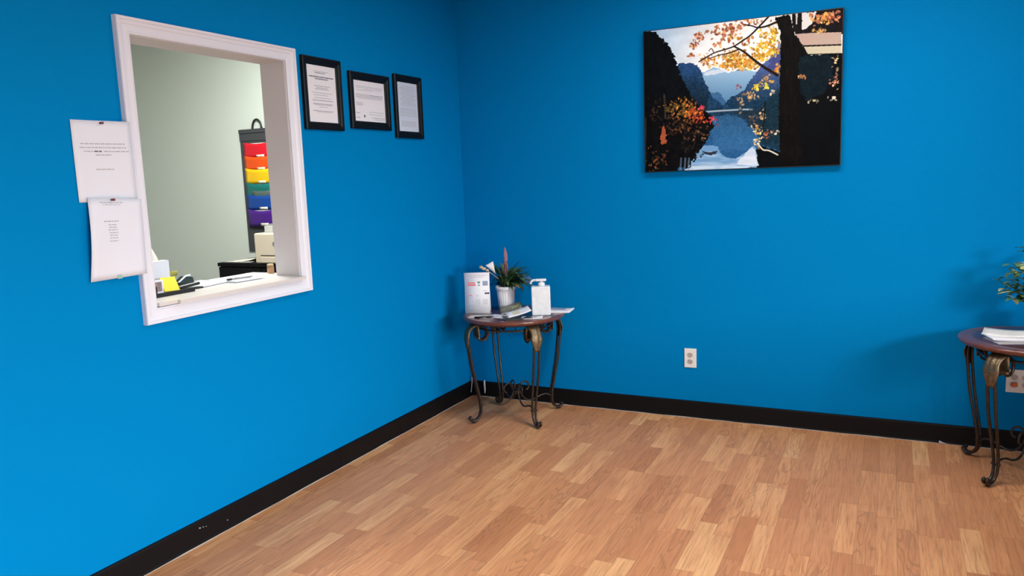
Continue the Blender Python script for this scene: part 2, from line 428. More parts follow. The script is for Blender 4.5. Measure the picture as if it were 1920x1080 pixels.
# ------------------------------------------------------------------ printed text made of word blocks
def text_lines(fn, lines, seed=1, lift=.0006):
    """fn(u,v)->(point, normal) on the sheet, u to the right, v up in 0..1; lines: (uc, v, width, height)"""
    rnd = random.Random(seed); bm = B()
    for uc, v, wd, h in lines:
        u = uc-wd/2
        while u < uc+wd/2-.004:
            ww = min(rnd.uniform(.025, .085), uc+wd/2-u)
            P = []
            for uu, vv in ((u, v-h/2), (u+ww, v-h/2), (u+ww, v+h/2), (u, v+h/2)):
                p, n = fn(uu, vv); P.append(bm.verts.new(Vector(p)+Vector(n)*lift))
            bm.faces.new(P); u += ww+.012
    return bm

# ------------------------------------------------------------------ certificates on the left wall
def certificate(label, y0, y1, z0, z1, dy0, dy1, dz0, dz1, lines, dark, pm, seal=None, rot=0):
    t = thing('picture_frame', label, 'framed certificate', (0, (y0+y1)/2, (z0+z1)/2), 0, 'framed certificates on the left wall')
    cy, cz = (y0+y1)/2, (z0+z1)/2
    iy0, iy1, iz0, iz1 = dy0-cy, dy1-cy, dz0-cz, dz1-cz
    bm = B(); w0 = (iy0 - (y0-cy)); 
    # mitred frame: use mean border so the outer edge lands on y0..z1
    ws = [(iy0-(y0-cy)), ((y1-cy)-iy1), (iz0-(z0-cz)), ((z1-cz)-iz1)]; wd = sum(ws)/4
    sweep_rect(bm, (iy0, iz0), (iy1, iz1), [(0,.002),(0,.008),(wd*.15,.012),(wd*.35,.013),(wd*.55,.018),(wd*.85,.020),(wd,.016),(wd,.002)], 'x', 0)
    obj('frame', bm, M['black_frame'], t)
    bm = B(); add_box(bm, (.003, iy0-.002, iz0-.002), (.006, iy1+.002, iz1+.002)); p = obj('certificate', bm, pm, t)
    f = lambda u, v: ((.006, iy0+(iy1-iy0)*u, iz0+(iz1-iz0)*v), (1,0,0))
    obj('printed_text', text_lines(f, lines, 7), M['ink'], p, False)
    if dark: obj('printed_heading', text_lines(f, dark, 3), M['ink_dark'], p, False)
    if seal:
        bm = B(); q = f(*seal)[0]; add_lathe(bm, [(.007,0),(.007,.0004)], 16)
        xform(bm, Matrix.Translation((q[0], q[1], q[2])) @ Matrix.Rotation(PI/2, 4, 'Y')); obj('seal', bm, M['ink_dark'], p)
    bm = B(); add_box(bm, (.0075, iy0, iz0), (.0085, iy1, iz1)); obj('glass', bm, M['glass'], t)
    if rot: t.rotation_euler[0] = rot
    return t
L1 = [(.5,.64,.55,.012),(.5,.61,.4,.012),(.5,.585,.5,.012),(.5,.52,.7,.010),(.45,.48,.5,.010),(.5,.43,.6,.01),(.5,.385,.72,.016),(.5,.325,.7,.016),(.5,.305,.6,.01),(.5,.27,.3,.008),(.5,.2,.72,.014),(.5,.18,.5,.008)]
certificate('tall black framed certificate with bold heading, beside the white hatch casing', -1.484, -1.200, 1.699, 2.040, -1.447, -1.237, 1.736, 2.003, L1, [(.5,.80,.86,.020),(.5,.765,.45,.018),(.45,.87,.35,.012),(.5,.895,.5,.006)], M['paper_bright'])
L2 = [(.5,.86,.85,.010),(.5,.83,.85,.008),(.62,.80,.6,.008),(.35,.77,.5,.01),(.5,.66,.88,.014),(.5,.63,.88,.012),(.5,.60,.88,.014),(.5,.57,.8,.01),(.15,.46,.2,.012),(.18,.43,.22,.012),(.15,.40,.2,.012),(.7,.24,.5,.01),(.7,.18,.5,.01),(.1,.2,.12,.02),(.1,.09,.12,.02),(.75,.10,.45,.016),(.8,.06,.35,.012)]
certificate('wider black framed certificate with a small dark seal, middle of the three', -1.151, -.793, 1.720, 1.998, -1.095, -.828, 1.757, 1.964, L2, [(.7,.66,.4,.008)], M['paper_bright'], (.30,.13))
L3 = [(.5,.92-.035*i,.78 if i % 3 else .6,.009) for i in range(12)] + [(.5,.47-.03*i,.8,.008) for i in range(6)] + [(.5,.2-.03*i,.75,.01) for i in range(4)]
certificate('narrow-looking black framed letter with pale blue tint, nearest the room corner', -.754, -.467, 1.688, 2.027, -.700, -.501, 1.720, 1.991, L3, None, M['paper_blue'])

# ------------------------------------------------------------------ notices beside the hatch
def notice(name, label, fn, lines, dark, bold, seed):
    t = thing(name, label, 'paper notice', fn(.5, .5), 0, 'paper notices pinned beside the hatch')
    o = Vector(fn(.5,.5)); g = lambda u, v: Vector(fn(u,v))-o
    bm = B(); add_sheet(bm, g, 10, 12, .0006); s = obj('paper_sheet', bm, M['paper'], t)
    def f(u, v):
        e = 1e-3; du = g(u+e,v)-g(u,v); dv = g(u,v+e)-g(u,v); n = du.cross(dv).normalized()
        if n.x < 0: n = -n
        return g(u,v), n
    obj('printed_text', text_lines(f, lines, seed, .0012), M['ink'], s, False)
    if bold: obj('bold_word', text_lines(f, bold, seed, .0013), M['ink_dark'], s, False)
def n1(u, v): return (.0035 + .025*max(0, u-.25)**1.1*1.25, -2.655+.0035*(1-v)*0 + .212*u, 1.404+.280*v)
notice('notice_sheet', 'upper white letter sheet with four centred lines, pinned left of the hatch', n1,
       [(.5,.715,.74,.013),(.5,.668,.78,.013),(.27,.622,.18,.013),(.72,.622,.42,.013),(.5,.578,.26,.013),(.5,.40,.30,.013)], None, [(.415,.622,.12,.017)], 5)
def n2(u, v):
    w = .006+.018*math.sin(PI*v)*(1-u)**2            # left edge bulges off the wall
    return (w + .003 + .026*u, -2.628 - .022*(1-v) + .004*math.sin(PI*v)*(1-u)*-1 + (.193+.015*(1-v))*u, 1.128 + .292*v - .012*u*v - .006*u*(1-v)*-1)
notice('notice_sheet', 'lower white letter sheet with a short centred list, left of the hatch', n2,
       [(.42,.945,.42,.011),(.42,.918,.32,.008),(.40,.715,.28,.013),(.42,.672,.16,.011),(.42,.640,.15,.011),(.42,.608,.18,.011),(.43,.573,.16,.011),(.43,.540,.15,.011),(.43,.507,.15,.011),(.43,.470,.16,.011)], None, None, 9)
def push_pin(label, p):
    t = thing('push_pin', label, 'pin', p, 0, 'push pins holding the notices')
    bm = B(); add_lathe(bm, [(.004,0),(.004,.003),(.0025,.004),(.0025,.009),(.0045,.010),(.0045,.013),(.002,.0135)], 12)
    xform(bm, Matrix.Rotation(PI/2, 4, 'Y')); obj('pin_head', bm, M['pin'], t)
    bm = B(); add_tube(bm, [(-.010,0,0),(0,0,0)], .0006, 6); obj('pin_point', bm, M['metal_w'], t)
push_pin('dark push pin at the top edge of the upper notice', (n1(.5,.97)[0]+.001, n1(.5,.97)[1], n1(.5,.97)[2]))
push_pin('dark red push pin at the top of the lower notice', (.026, n2(.42,.98)[1], n2(.42,.98)[2]))
bm = B(); p = n2(.5, .02); add_box(bm, (p[0]-.001, p[1]-.009, p[2]-.009), (p[0]+.0015, p[1]+.009, p[2]+.006), .0005)
tag(obj('tape_piece', bm, M['teal']), 'small teal tape piece on the bottom edge of the lower notice', 'tape')

# ------------------------------------------------------------------ wall outlets
def outlet(label, x0, z0, w, h, gangs):
    t = thing('wall_outlet', label, 'power outlet', (x0+w/2, 0, z0+h/2))
    bm = B(); add_box(bm, (-w/2, -.006, -h/2), (w/2, 0, h/2), .002); obj('cover_plate', bm, M['plate'], t)
    for gx in gangs:
        for s in (1, -1):
            bm = B(); add_lathe(bm, [(.0165,0),(.0165,.003),(.015,.0035)], 24)
            xform(bm, Matrix.Translation((gx, -.006, s*.0195)) @ Matrix.Rotation(PI/2, 4, 'X') @ Matrix.Diagonal((1,.85,1,1))); r = obj('receptacle', bm, M['recept'], t)
            bm = B(); add_box(bm, (gx-.008,-.0102,s*.0195+.000),(gx-.0055,-.0094,s*.0195+.009)); add_box(bm, (gx+.0055,-.0102,s*.0195+.001),(gx+.008,-.0094,s*.0195+.008)); add_box(bm, (gx-.0025,-.0102,s*.0195-.009),(gx+.0025,-.0094,s*.0195-.004)); obj('slots', bm, M['slot'], r)
        bm = B(); add_lathe(bm, [(.003,0),(.003,.001)], 12); xform(bm, Matrix.Translation((gx,-.006,0)) @ Matrix.Rotation(PI/2,4,'X')); obj('screw', bm, M['metal_w'], t)
    return t
outlet('white duplex power outlet low on the blue back wall, between the two tables', 1.438, .301, .070, .114, [0])
outlet('cream wide power outlet low on the back wall, behind the right-hand table', 3.033, .297, .116, .116, [-.025, .025])
t = thing('night_light', 'small orange plug-in in the outlet behind the right-hand table', 'plug', (3.066, -.0105, .340))
bm = B(); add_box(bm, (-.013,-.022,-.008), (.013,0,.012), .004); obj('plug_body', bm, M['orange_pl'], t)

# ------------------------------------------------------------------ landscape print (autumn lake), painted numerically into a colour attribute
def paint_print(NX=600, NZ=450):
    rs = np.random.RandomState(11)
    quad = [(48,185),(1248,42),(1222,978),(62,1020)]            # where the corners of the print lie in my sketch units
    def homog(q):
        A = []; bb = []
        for (u, v), (x, y) in zip(((0,1),(1,1),(1,0),(0,0)), q):
            A += [[u,v,1,0,0,0,-u*x,-v*x],[0,0,0,u,v,1,-u*y,-v*y]]; bb += [x,y]
        return np.append(np.linalg.solve(np.array(A,float), np.array(bb,float)), 1).reshape(3,3)
    Hm = homog(quad)
    u, v = np.meshgrid((np.arange(NX+1))/NX, (np.arange(NZ+1))/NZ)
    w = Hm[2,0]*u+Hm[2,1]*v+1
    X = ((Hm[0,0]*u+Hm[0,1]*v+Hm[0,2])/w).astype(np.float32); Y = ((Hm[1,0]*u+Hm[1,1]*v+Hm[1,2])/w).astype(np.float32)
    def noise(sx, sy, seed):
        r = np.random.RandomState(seed).rand(80, 80)
        a = (X/sx) % 78; b = (Y/sy) % 78; i = a.astype(int); j = b.astype(int); fa = a-i; fb = b-j
        fa = fa*fa*(3-2*fa); fb = fb*fb*(3-2*fb)
        return (r[j,i]*(1-fa)+r[j,i+1]*fa)*(1-fb)+(r[j+1,i]*(1-fa)+r[j+1,i+1]*fa)*fb
    def fbm(sx, sy, seed): return .55*noise(sx,sy,seed)+.3*noise(sx/2,sy/2,seed+1)+.15*noise(sx/4,sy/4,seed+2)
    img = np.zeros(X.shape+(3,), np.float32)
    def put(mask, col):
        m = np.clip(mask, 0, 1)[..., None]
        img[:] = img*(1-m)+np.array(col, np.float32)*m if not isinstance(col, np.ndarray) or col.ndim == 1 else img*(1-m)+col*m
    def poly(pts, wob=0, seed=0):
        xx, yy = X, Y
        if wob:
            xx = X+(noise(11,11,seed)-.5)*2*wob+(noise(5,5,seed+5)-.5)*wob; yy = Y+(noise(12,12,seed+1)-.5)*2*wob
        ins = np.zeros(X.shape, bool); n = len(pts)
        for i in range(n):
            x1, y1 = pts[i]; x2, y2 = pts[(i+1)%n]
            if y1 == y2: continue
            c = ((yy > y1) != (yy > y2)) & (xx < (x2-x1)*(yy-y1)/(y2-y1)+x1)
            ins ^= c
        return ins.astype(np.float32)
    def grad(a, b, t):
        t = np.clip(t, 0, 1)[..., None]; return np.array(a, np.float32)*(1-t)+np.array(b, np.float32)*t
    def stroke(pts, w0, w1, col, op=1):
        P = [Vector((x, y, 0)) for x, y in pts]; Q = cr(P, 6); n = len(Q)
        best = np.full(X.shape, 9., np.float32)
        for i in range(n-1):
            a, b = Q[i], Q[i+1]; dx, dy = b.x-a.x, b.y-a.y; l2 = dx*dx+dy*dy+1e-6
            t = np.clip(((X-a.x)*dx+(Y-a.y)*dy)/l2, 0, 1); d = np.hypot(X-a.x-t*dx, Y-a.y-t*dy)
            wd = w0+(w1-w0)*(i/n); best = np.minimum(best, d/wd)
        put(np.clip((1.25-best)*2.5, 0, 1)*op, col)
    def blob(x, y, rx, ry, ang, col, op=1):
        x0 = X-x; y0 = Y-y; c, s = math.cos(ang), math.sin(ang)
        a = (x0*c+y0*s)/rx; b = (-x0*s+y0*c)/ry; d = a*a+b*b
        m = np.clip((1.15-d)*3, 0, 1)*op
        k = m > 0
        img[k] = img[k]*(1-m[k][:, None])+np.array(col, np.float32)*m[k][:, None]
    def leaves(cx, cy, sx, sy, n, cols, size=(8, 16), op=.9):
        for _ in range(n):
            x = cx+rs.randn()*sx*.55; y = cy+rs.randn()*sy*.55
            c = np.array(cols[rs.randint(len(cols))], float)*(.75+.5*rs.rand()); r = rs.uniform(*size)
            blob(x, y, r, r*rs.uniform(.35,.8), rs.rand()*3.14, np.clip(c, 0, 255), op)
    # sky
    sky = grad((176,212,242), (254,254,250), (X-90)/420+(Y-150)/900)
    sky = sky*(1-.0)+((fbm(120,60,3)-.5)*34)[..., None]; img[:] = sky
    # far haze valley
    put(poly([(380,440),(470,395),(560,430),(640,400),(740,430),(800,430),(800,665),(360,665)], 5, 4), grad((160,196,222),(96,142,180),(Y-420)/190))
    put(poly([(400,440),(450,418),(520,405),(560,420),(500,436),(430,446)], 4, 8)*.8, (228,236,244))
    # right mountain
    put(poly([(705,450),(760,380),(870,300),(900,300),(900,665),(470,665),(540,612),(575,572),(640,545),(690,480)], 6, 14), grad((92,112,165),(26,62,88),(Y-380)/230))
    put(poly([(820,290),(870,230),(880,420),(790,420)],14,33)*.6, (70,72,130))
    # middle-left mountain
    put(poly([(245,385),(262,374),(330,372),(372,388),(398,430),(410,470),(436,520),(458,575),(500,600),(530,640),(560,665),(240,665)], 5, 20), grad((44,84,128),(22,48,66),(Y-400)/200+(fbm(30,50,21)-.5)*.9))
    put(poly([(440,560),(500,545),(540,600),(560,640),(430,650)],8,24)*.6, (38,84,126))
    # left dark mountain with a jagged tree line
    put(poly([(30,170),(88,185),(118,186),(150,222),(188,252),(215,292),(232,330),(246,372),(262,430),(300,500),(330,560),(380,640),(380,680),(30,680)], 9, 27), grad((1,3,9),(9,18,24),fbm(20,60,40)*1.3-.1))
    # lake
    lake = poly([(180,655),(900,640),(900,1040),(180,1040)])
    put(lake, grad((30,66,92),(48,104,150),(Y-670)/170+(fbm(60,20,50)-.5)*.5))
    put(poly([(455,700),(560,676),(640,700),(700,760),(760,880),(470,900)],10,51)*.55, (66,122,168))
    stroke([(420,664),(520,657),(650,650),(700,652)], 5, 4, (176,196,206), .9)
    put(poly([(600,660),(760,640),(880,700),(880,860),(760,840),(700,760)],12,55)*.75, (34,52,62))
    # bright sky reflection with a cloudy lower hill edge
    put(poly([(300,905),(395,862),(490,868),(510,912),(545,938),(600,942),(640,918),(690,880),(712,862),(730,900),(752,990),(300,1030)], 4, 60), grad((120,166,206),(205,224,240),(Y-900)/120+(fbm(90,14,61)-.5)*1.5))
    put(poly([(395,893),(440,905),(490,893),(486,912),(455,922),(420,915)],3,63), (52,58,74))
    put(poly([(700,870),(722,905),(735,985),(690,985),(600,975),(650,920)],4,64)*.7, (236,240,246))
    # left foreground: dark bank and bush
    put(poly([(30,560),(180,585),(290,580),(400,625),(450,690),(470,760),(440,800),(400,880),(370,920),(330,985),(310,1000),(250,1000),(240,1040),(30,1040)], 14, 70), grad((2,4,8),(22,18,17),fbm(25,25,71)*1.4-.3))
    leaves(120,660,55,50,26,[(70,52,42),(50,44,36),(96,70,56)],(4,10),.8)
    leaves(230,640,60,45,60,[(120,96,40),(150,116,60),(86,72,34)],(4,10),.85)
    leaves(310,650,70,55,120,[(190,120,50),(160,110,50),(210,140,70),(110,84,34)],(4,10),.9)
    leaves(370,680,45,45,60,[(206,84,52),(224,120,60),(176,70,44)],(4,10),.9)
    leaves(455,712,36,20,18,[(214,70,74),(190,60,66),(224,110,110)],(4,10),.9)
    leaves(395,640,22,14,8,[(226,80,110)],(6,12),.85)
    leaves(280,760,110,70,100,[(98,62,40),(60,46,34),(126,80,50),(74,56,48)],(4,10),.8)
    leaves(400,790,40,40,16,[(150,110,76),(96,70,56)],(6,12),.8)
    leaves(120,950,70,55,44,[(120,74,44),(150,92,56),(76,60,34),(60,70,40)],(4,10),.85)
    leaves(330,900,60,40,18,[(52,46,44),(70,60,54)],(4,10),.7)
    put(poly([(158,760),(172,742),(184,780),(186,850),(160,862),(150,820)],5,80), (176,96,62))
    stroke([(172,560),(178,640),(180,700)], 5, 5, (74,66,56), .8)
    stroke([(62,700),(60,1010)], 4, 4, (96,90,40), .5)
    for xx in (275, 300, 322): stroke([(xx,940),(xx-4,1005)], 5, 5, (130,165,195), .6)
    # right dark mass and hillside
    put(poly([(920,300),(960,330),(1260,310),(1260,1000),(700,1000),(740,985),(722,900),(740,860),(862,900),(870,300)], 5, 90), grad((1,3,7),(6,12,17),fbm(60,60,91)))
    put(poly([(975,330),(1040,322),(1180,330),(1190,450),(1130,560),(1020,600),(985,520)], 12, 94)*.85, grad((8,26,38),(20,46,58),fbm(40,40,95)))
    put(poly([(745,640),(868,520),(868,900),(745,860)],10,97)*.8, (22,52,66))
    # top right: bright gap, leaves, dark trunks
    put(poly([(925,60),(1260,30),(1260,200),(960,205)]), (30,26,30))
    put(poly([(1000,72),(1085,66),(1068,120),(1040,150),(1000,178)], 6, 101), (236,236,232))
    put(poly([(922,75),(940,75),(940,165),(930,165)]), (240,238,225)); put(poly([(962,75),(974,75),(970,140),(962,140)]), (216,214,210))
    leaves(1110,105,60,34,44,[(206,140,110),(224,158,92),(170,96,66),(236,190,100)],(7,15),.9)
    leaves(1195,90,34,34,22,[(190,110,80),(220,150,110)],(7,14),.9)
    # cabin roof
    put(poly([(945,202),(1040,193),(1236,188),(1236,262),(1005,266)], 0), grad((206,172,160),(198,186,170),fbm(20,20,110)))
    put(poly([(1000,266),(1236,259),(1236,270),(1008,278)]), (40,30,32))
    put(poly([(1008,276),(1236,268),(1236,314),(1030,319)]), (214,206,180))
    stroke([(945,205),(1030,322)], 6, 6, (20,16,16)); stroke([(1030,322),(1236,316)], 3, 3, (14,16,20))
    leaves(1100,175,34,18,16,[(236,190,110),(226,170,120)],(6,12),.8)
    # golden canopy
    W1 = [(206,140,96),(176,104,66),(226,170,120),(150,84,60)]
    G1 = [(232,176,84),(216,150,60),(246,204,120),(190,128,52)]
    Yl = [(240,190,60),(226,160,40),(206,150,40),(250,214,110)]
    for a in ((385,215,36,30,26,W1),(490,185,30,26,20,W1),(560,165,50,30,34,W1),(630,150,40,18,20,W1),(700,120,60,20,20,W1),(350,265,24,22,14,W1),(335,330,26,12,10,W1),
              (430,350,56,34,34,W1+G1),(540,385,50,22,34,G1),(610,350,60,36,64,G1),(660,395,70,20,40,G1),(700,350,40,36,34,G1),(600,210,60,40,20,G1+W1),(520,250,60,40,18,W1),(670,250,50,40,16,G1+W1),(760,200,40,40,14,Yl),(560,330,80,30,44,G1),(640,372,80,24,60,G1),(740,300,40,50,30,Yl),
              (760,325,34,26,34,Yl),(820,300,38,38,46,Yl),(830,210,32,60,50,Yl),(800,260,44,30,24,Yl),(850,420,14,30,12,G1)): leaves(*a, (6,13), .88)
    for a in ((722,518,24,20,20,[(240,222,90),(226,190,70)]),(800,480,44,34,34,[(200,150,70),(160,120,70),(230,190,110)]),(782,515,16,14,10,[(236,224,80)]),(830,545,14,10,8,[(220,200,170)]),
              (690,572,50,24,30,[(196,156,96),(150,120,90),(216,190,140)]),(630,620,22,44,26,[(140,120,100),(176,156,130),(80,70,62)]),(615,520,14,16,8,[(150,100,110)]),
              (765,690,20,34,18,[(150,112,84),(206,180,140)]),(740,775,36,24,22,[(206,160,100),(236,206,150)]),(780,805,26,20,16,[(190,120,80),(150,90,64)]),(838,785,22,22,10,[(222,204,176),(120,96,80)]),
              (728,845,22,34,20,[(216,176,110),(246,220,170)]),(700,700,30,30,16,[(70,66,66),(100,92,90)]),
              (1000,455,26,16,12,[(226,186,140),(180,120,70)]),(1200,350,22,30,10,[(216,190,150)]),(1195,480,26,34,22,[(206,110,76),(160,84,60),(236,180,150)]),
              (1175,585,34,12,8,[(216,206,186)]),(1065,600,30,8,7,[(190,182,150)]),(1210,420,10,26,6,[(150,130,110)]),(1000,300,14,14,5,[(206,186,170)])): leaves(*a, (4,10), .88)
    # branches
    dk = (38,26,22)
    stroke([(850,125),(790,150),(735,160),(700,150),(650,140)], 6, 3, dk); stroke([(800,92),(745,150),(690,205),(640,240),(590,272),(540,290),(470,312),(400,352),(380,365)], 5, 3, dk)
    stroke([(590,272),(650,305),(700,345),(760,390),(850,445)], 5, 9, dk); stroke([(620,290),(560,312),(500,325),(440,345)], 4, 2, dk)
    stroke([(470,310),(455,285),(440,300)], 3, 2, (110,60,40)); stroke([(780,600),(775,660),(770,720),(765,780)], 4, 3, (24,24,24))
    stroke([(738,860),(765,890),(800,895),(852,920)], 4, 4, (226,222,206))
    # trunk
    tr = poly([(836,96),(930,80),(944,150),(960,200),(1000,262),(1030,322),(985,340),(972,420),(985,640),(1000,985),(870,985),(858,700),(866,440),(872,300),(868,190),(846,130)], 5, 120)
    put(tr, grad((7,5,6),(40,27,22),(fbm(9,60,121)-.35)*1.2))
    put(poly([(942,80),(962,78),(962,190),(945,180)]), (24,18,18)); put(poly([(974,76),(1000,74),(996,190),(966,196)]), (26,20,20))
    leaves(930,700,60,160,20,[(18,15,14),(28,22,18)],(6,12),.5)
    sp = (noise(4,4,200)-.5)*26+(noise(9,9,201)-.5)*20
    lum = img.mean(-1); wgt = np.clip(1-np.abs(lum-70)/90, .12, 1)*np.clip(1-(lum > 170)*.8, .2, 1)
    img += (sp*wgt)[..., None]*np.array([1.1, 1, .9], np.float32)
    img[:] = 255*np.clip(img/255, 0, 1)**1.12
    return u, v, np.clip(img, 0, 255)
def landscape():
    x0, x1, z0, z1 = 1.2218, 2.2576, 1.4378, 2.2213; yf = -.032
    t = thing('wall_picture', 'large landscape print of an autumn lake and mountains on the back wall', 'picture', ((x0+x1)/2, 0, (z0+z1)/2))
    w, h = (x1-x0)/2, (z1-z0)/2
    bm = B(); add_box(bm, (-w, yf+.0008, -h), (w, -.002, h), .001); obj('backing_panel', bm, mat('dark_print_edge', (.01, .009, .009), .4), t)
    u, v, img = paint_print()
    NZ, NX = u.shape; ww, hh = w-.004, h-.004
    verts = np.stack([(-ww+2*ww*u).ravel(), np.full(u.size, yf), (-hh+2*hh*v).ravel()], 1)
    idx = np.arange(NX*NZ).reshape(NZ, NX)
    faces = np.stack([idx[:-1,:-1].ravel(), idx[:-1,1:].ravel(), idx[1:,1:].ravel(), idx[1:,:-1].ravel()], 1)
    me = bpy.data.meshes.new('landscape_print'); me.from_pydata(verts.tolist(), [], faces.tolist())
    a = me.color_attributes.new('print', 'FLOAT_COLOR', 'POINT')
    c = img.reshape(-1, 3)/255; c = np.where(c <= .04045, c/12.92, ((c+.055)/1.055)**2.4)
    c = np.concatenate([c, np.ones((len(c), 1))], 1).astype(np.float32); a.data.foreach_set('color', c.ravel())
    me.materials.append(M['print']); o = bpy.data.objects.new('landscape_print', me); C.objects.link(o); o.parent = t
landscape()

# ------------------------------------------------------------------ wrought iron side tables
TT = .635
def leg_profile():
    pts = [(.226,.535),(.238,.524),(.233,.506),(.212,.498),(.190,.506),(.178,.528),(.182,.556),(.205,.578),(.240,.588),(.272,.580),(.294,.556),(.302,.522),(.300,.480),(.293,.420),(.281,.330),(.262,.240),(.243,.150),(.236,.095),(.240,.055),(.256,.028),(.280,.016),(.302,.020),(.308,.034),(.298,.040)]
    return cr([Vector((r, z, 0)) for r, z in pts], 5)
def build_leg(root, ang):
    P = leg_profile(); n = len(P)
    bm = B()
    for s in (1, -1):
        Q = []
        for i, p in enumerate(P):
            z = p.y
            top = .021 if z > .47 else .021 + 0*z
            k = max(0, min(1, (z-.02)/.45)); off = min(.017, .008 + .013*k) if i > 55 else .017
            Q.append((p.x, s*off, p.y))
        add_tube(bm, Q, lambda t: .0072 if t > .2 else .005+.0022*t/.2, 8)
    add_ball(bm, (.284, 0, .009), .0115, .8); add_tube(bm, [(.284,-.012,.016),(.284,.012,.016)], .007, 8)
    add_tube(bm, [(.238,-.020,.095),(.238,.020,.095)], .005, 6)
    add_tube(bm, [(.235,0,.585),(.235,0,.610)], .008, 8)
    add_box(bm, (.215,-.022,.603), (.262,.022,.609))
    l = obj('leg', bm, M['iron'], root); l.rotation_euler[2] = ang
    # acanthus knee plate over the outer face of the bend
    bm = B(); seg = [p for p in P if p.x > .236 and p.y > .455]; m = len(seg)
    rows = []; nv = 8
    for i, p in enumerate(seg):
        t = i/(m-1); q = seg[min(i+1, m-1)]; o = seg[max(i-1, 0)]; d = (q-o).normalized(); nr = Vector((-d.y, d.x, 0)); 
        if nr.x*(p.x-.22)+nr.y*(p.y-.48) < 0: nr = -nr
        wd = (.036 + .004*math.sin(t*9)) * (1 if t < .72 else max(.35, 1-(t-.72)*2.2))
        row = []
        for k in range(nv+1):
            s = k/nv*2-1; h = .0085 + .005*(1-s*s) + .0022*math.cos(s*9)
            row.append((Vector((p.x+nr.x*h, s*wd, p.y+nr.y*h)), Vector((p.x+nr.x*(h-.004), s*wd, p.y+nr.y*(h-.004)))))
        rows.append(row)
    T = [[bm.verts.new(a) for a, b in r] for r in rows]; U = [[bm.verts.new(b) for a, b in r] for r in rows]
    for i in range(m-1):
        for k in range(nv):
            for G in (T, U):
                f = bm.faces.new((G[i][k], G[i+1][k], G[i+1][k+1], G[i][k+1])); f.smooth = True
        for k in (0, nv): bm.faces.new((T[i][k], T[i+1][k], U[i+1][k], U[i][k]))
    for i in (0, m-1):
        for k in range(nv): bm.faces.new((T[i][k], T[i][k+1], U[i][k+1], U[i][k]))
    obj('knee_plate', bm, M['bronze'], l)
    return l
def build_table(label, loc, rz):
    t = thing('side_table', label, 'side table', loc, rz, 'round wrought iron side tables')
    R0 = .305
    bm = B(); add_lathe(bm, [(R0-.045,.607),(R0-.02,.608),(R0-.012,.611),(R0-.004,.617),(R0,.624),(R0-.002,.630),(R0-.008,.6345),(R0-.02,.635),(R0-.055,.634),(R0-.058,.6335),(R0-.061,TT),(.10,TT),(.001,TT)], 72)
    obj('tabletop', bm, M['wood'], t)
    bm = B(); add_tube(bm, [(R0*.84*math.cos(a*2*PI/60), R0*.84*math.sin(a*2*PI/60), .604) for a in range(60)], .005, 8, True)
    add_tube(bm, [(.222*math.cos(a*2*PI/60), .222*math.sin(a*2*PI/60), .568) for a in range(60)], .0058, 8, True)
    for k in range(8):
        a = k*PI/4 + PI/8
        add_tube(bm, [(.222*math.cos(a), .222*math.sin(a), .568), (.235*math.cos(a), .235*math.sin(a), .585), (.245*math.cos(a), .245*math.sin(a), .606)], .004, 6)
    obj('apron_ring', bm, M['iron'], t)
    l0 = build_leg(t, PI/4)
    for k in (1, 2, 3):
        l = l0.copy(); C.objects.link(l); l.rotation_euler[2] = PI/4+k*PI/2
        for ch in list(l0.children):
            c = ch.copy(); C.objects.link(c); c.parent = l
    bm = B(); pts = cr([(.236,0,.090),(.205,0,.108),(.165,0,.106),(.120,0,.090),(.080,0,.088),(.048,0,.108),(.026,0,.142),(.020,0,.175),(.034,0,.204),(.060,0,.208),(.080,0,.190),(.080,0,.166),(.064,0,.154)], 5)
    add_tube(bm, pts, .0052, 8)
    s0 = obj('stretcher', bm, M['iron'], t); s0.rotation_euler[2] = PI/4
    for k in (1, 2, 3):
        s = s0.copy(); C.objects.link(s); s.rotation_euler[2] = PI/4+k*PI/2
    bm = B(); add_lathe(bm, [(.012,.140),(.022,.146),(.022,.162),(.012,.168)], 16); obj('stretcher_hub', bm, M['iron'], t)
    return t
LT = Vector((.490, -.318, 0)); RT = Vector((3.098, -.323, 0))
build_table('round dark wood table on scrolled iron legs, standing in the room corner', LT, math.radians(5.5))
build_table('round dark wood table on scrolled iron legs, cut off at the right edge', RT, math.radians(6.4))

def shade_chair(label, loc, rz_):  # unseen chairs, added to shade the lower right of the back wall
    t = thing('shade_chair', label, 'chair', loc, rz_, 'padded chairs added out of view')
    fab = M['chair_fabric']
    bm = B(); add_box(bm, (-.27,-.28,.36), (.27,.25,.48), .03); obj('seat', bm, fab, t)
    bm = B(); add_box(bm, (-.27,0,0), (.27,.09,.70), .03); xform(bm, Matrix.Translation((0,.19,.46)) @ Matrix.Rotation(R_(-9),4,'X')); obj('backrest', bm, fab, t)
    for sx in (-1, 1):
        bm = B(); add_tube(bm, cr([(sx*.30,-.25,0),(sx*.30,-.26,.3),(sx*.30,-.24,.62),(sx*.30,-.15,.66),(sx*.30,.15,.66),(sx*.30,.24,.62)],5), .014, 8); obj('arm_leg', bm, M['black_pl'], t)
        bm = B(); add_tube(bm, [(sx*.30,.27,0),(sx*.30,.23,.62)], .014, 8); obj('leg', bm, M['black_pl'], t)
        bm = B(); add_tube(bm, [(sx*.30,-.24,.40),(sx*.30,.24,.40)], .012, 8); add_tube(bm, [(sx*.30,0,.40),(sx*.24,0,.40)], .012, 8); obj('side_rail', bm, M['black_pl'], t)
R_ = math.radians
M['chair_fabric'] = mat('charcoal_chair_fabric', (.03,.03,.035), .85, noise=.3, nscale=120)
for y, lab in ((-.70,'nearest the back wall'),(-1.37,'second from the back wall'),(-2.04,'third from the back wall'),(-2.71,'furthest from the back wall')):
    shade_chair('charcoal high-backed padded chair in the unseen row added for shade, '+lab, (3.95,y,0), -PI/2)
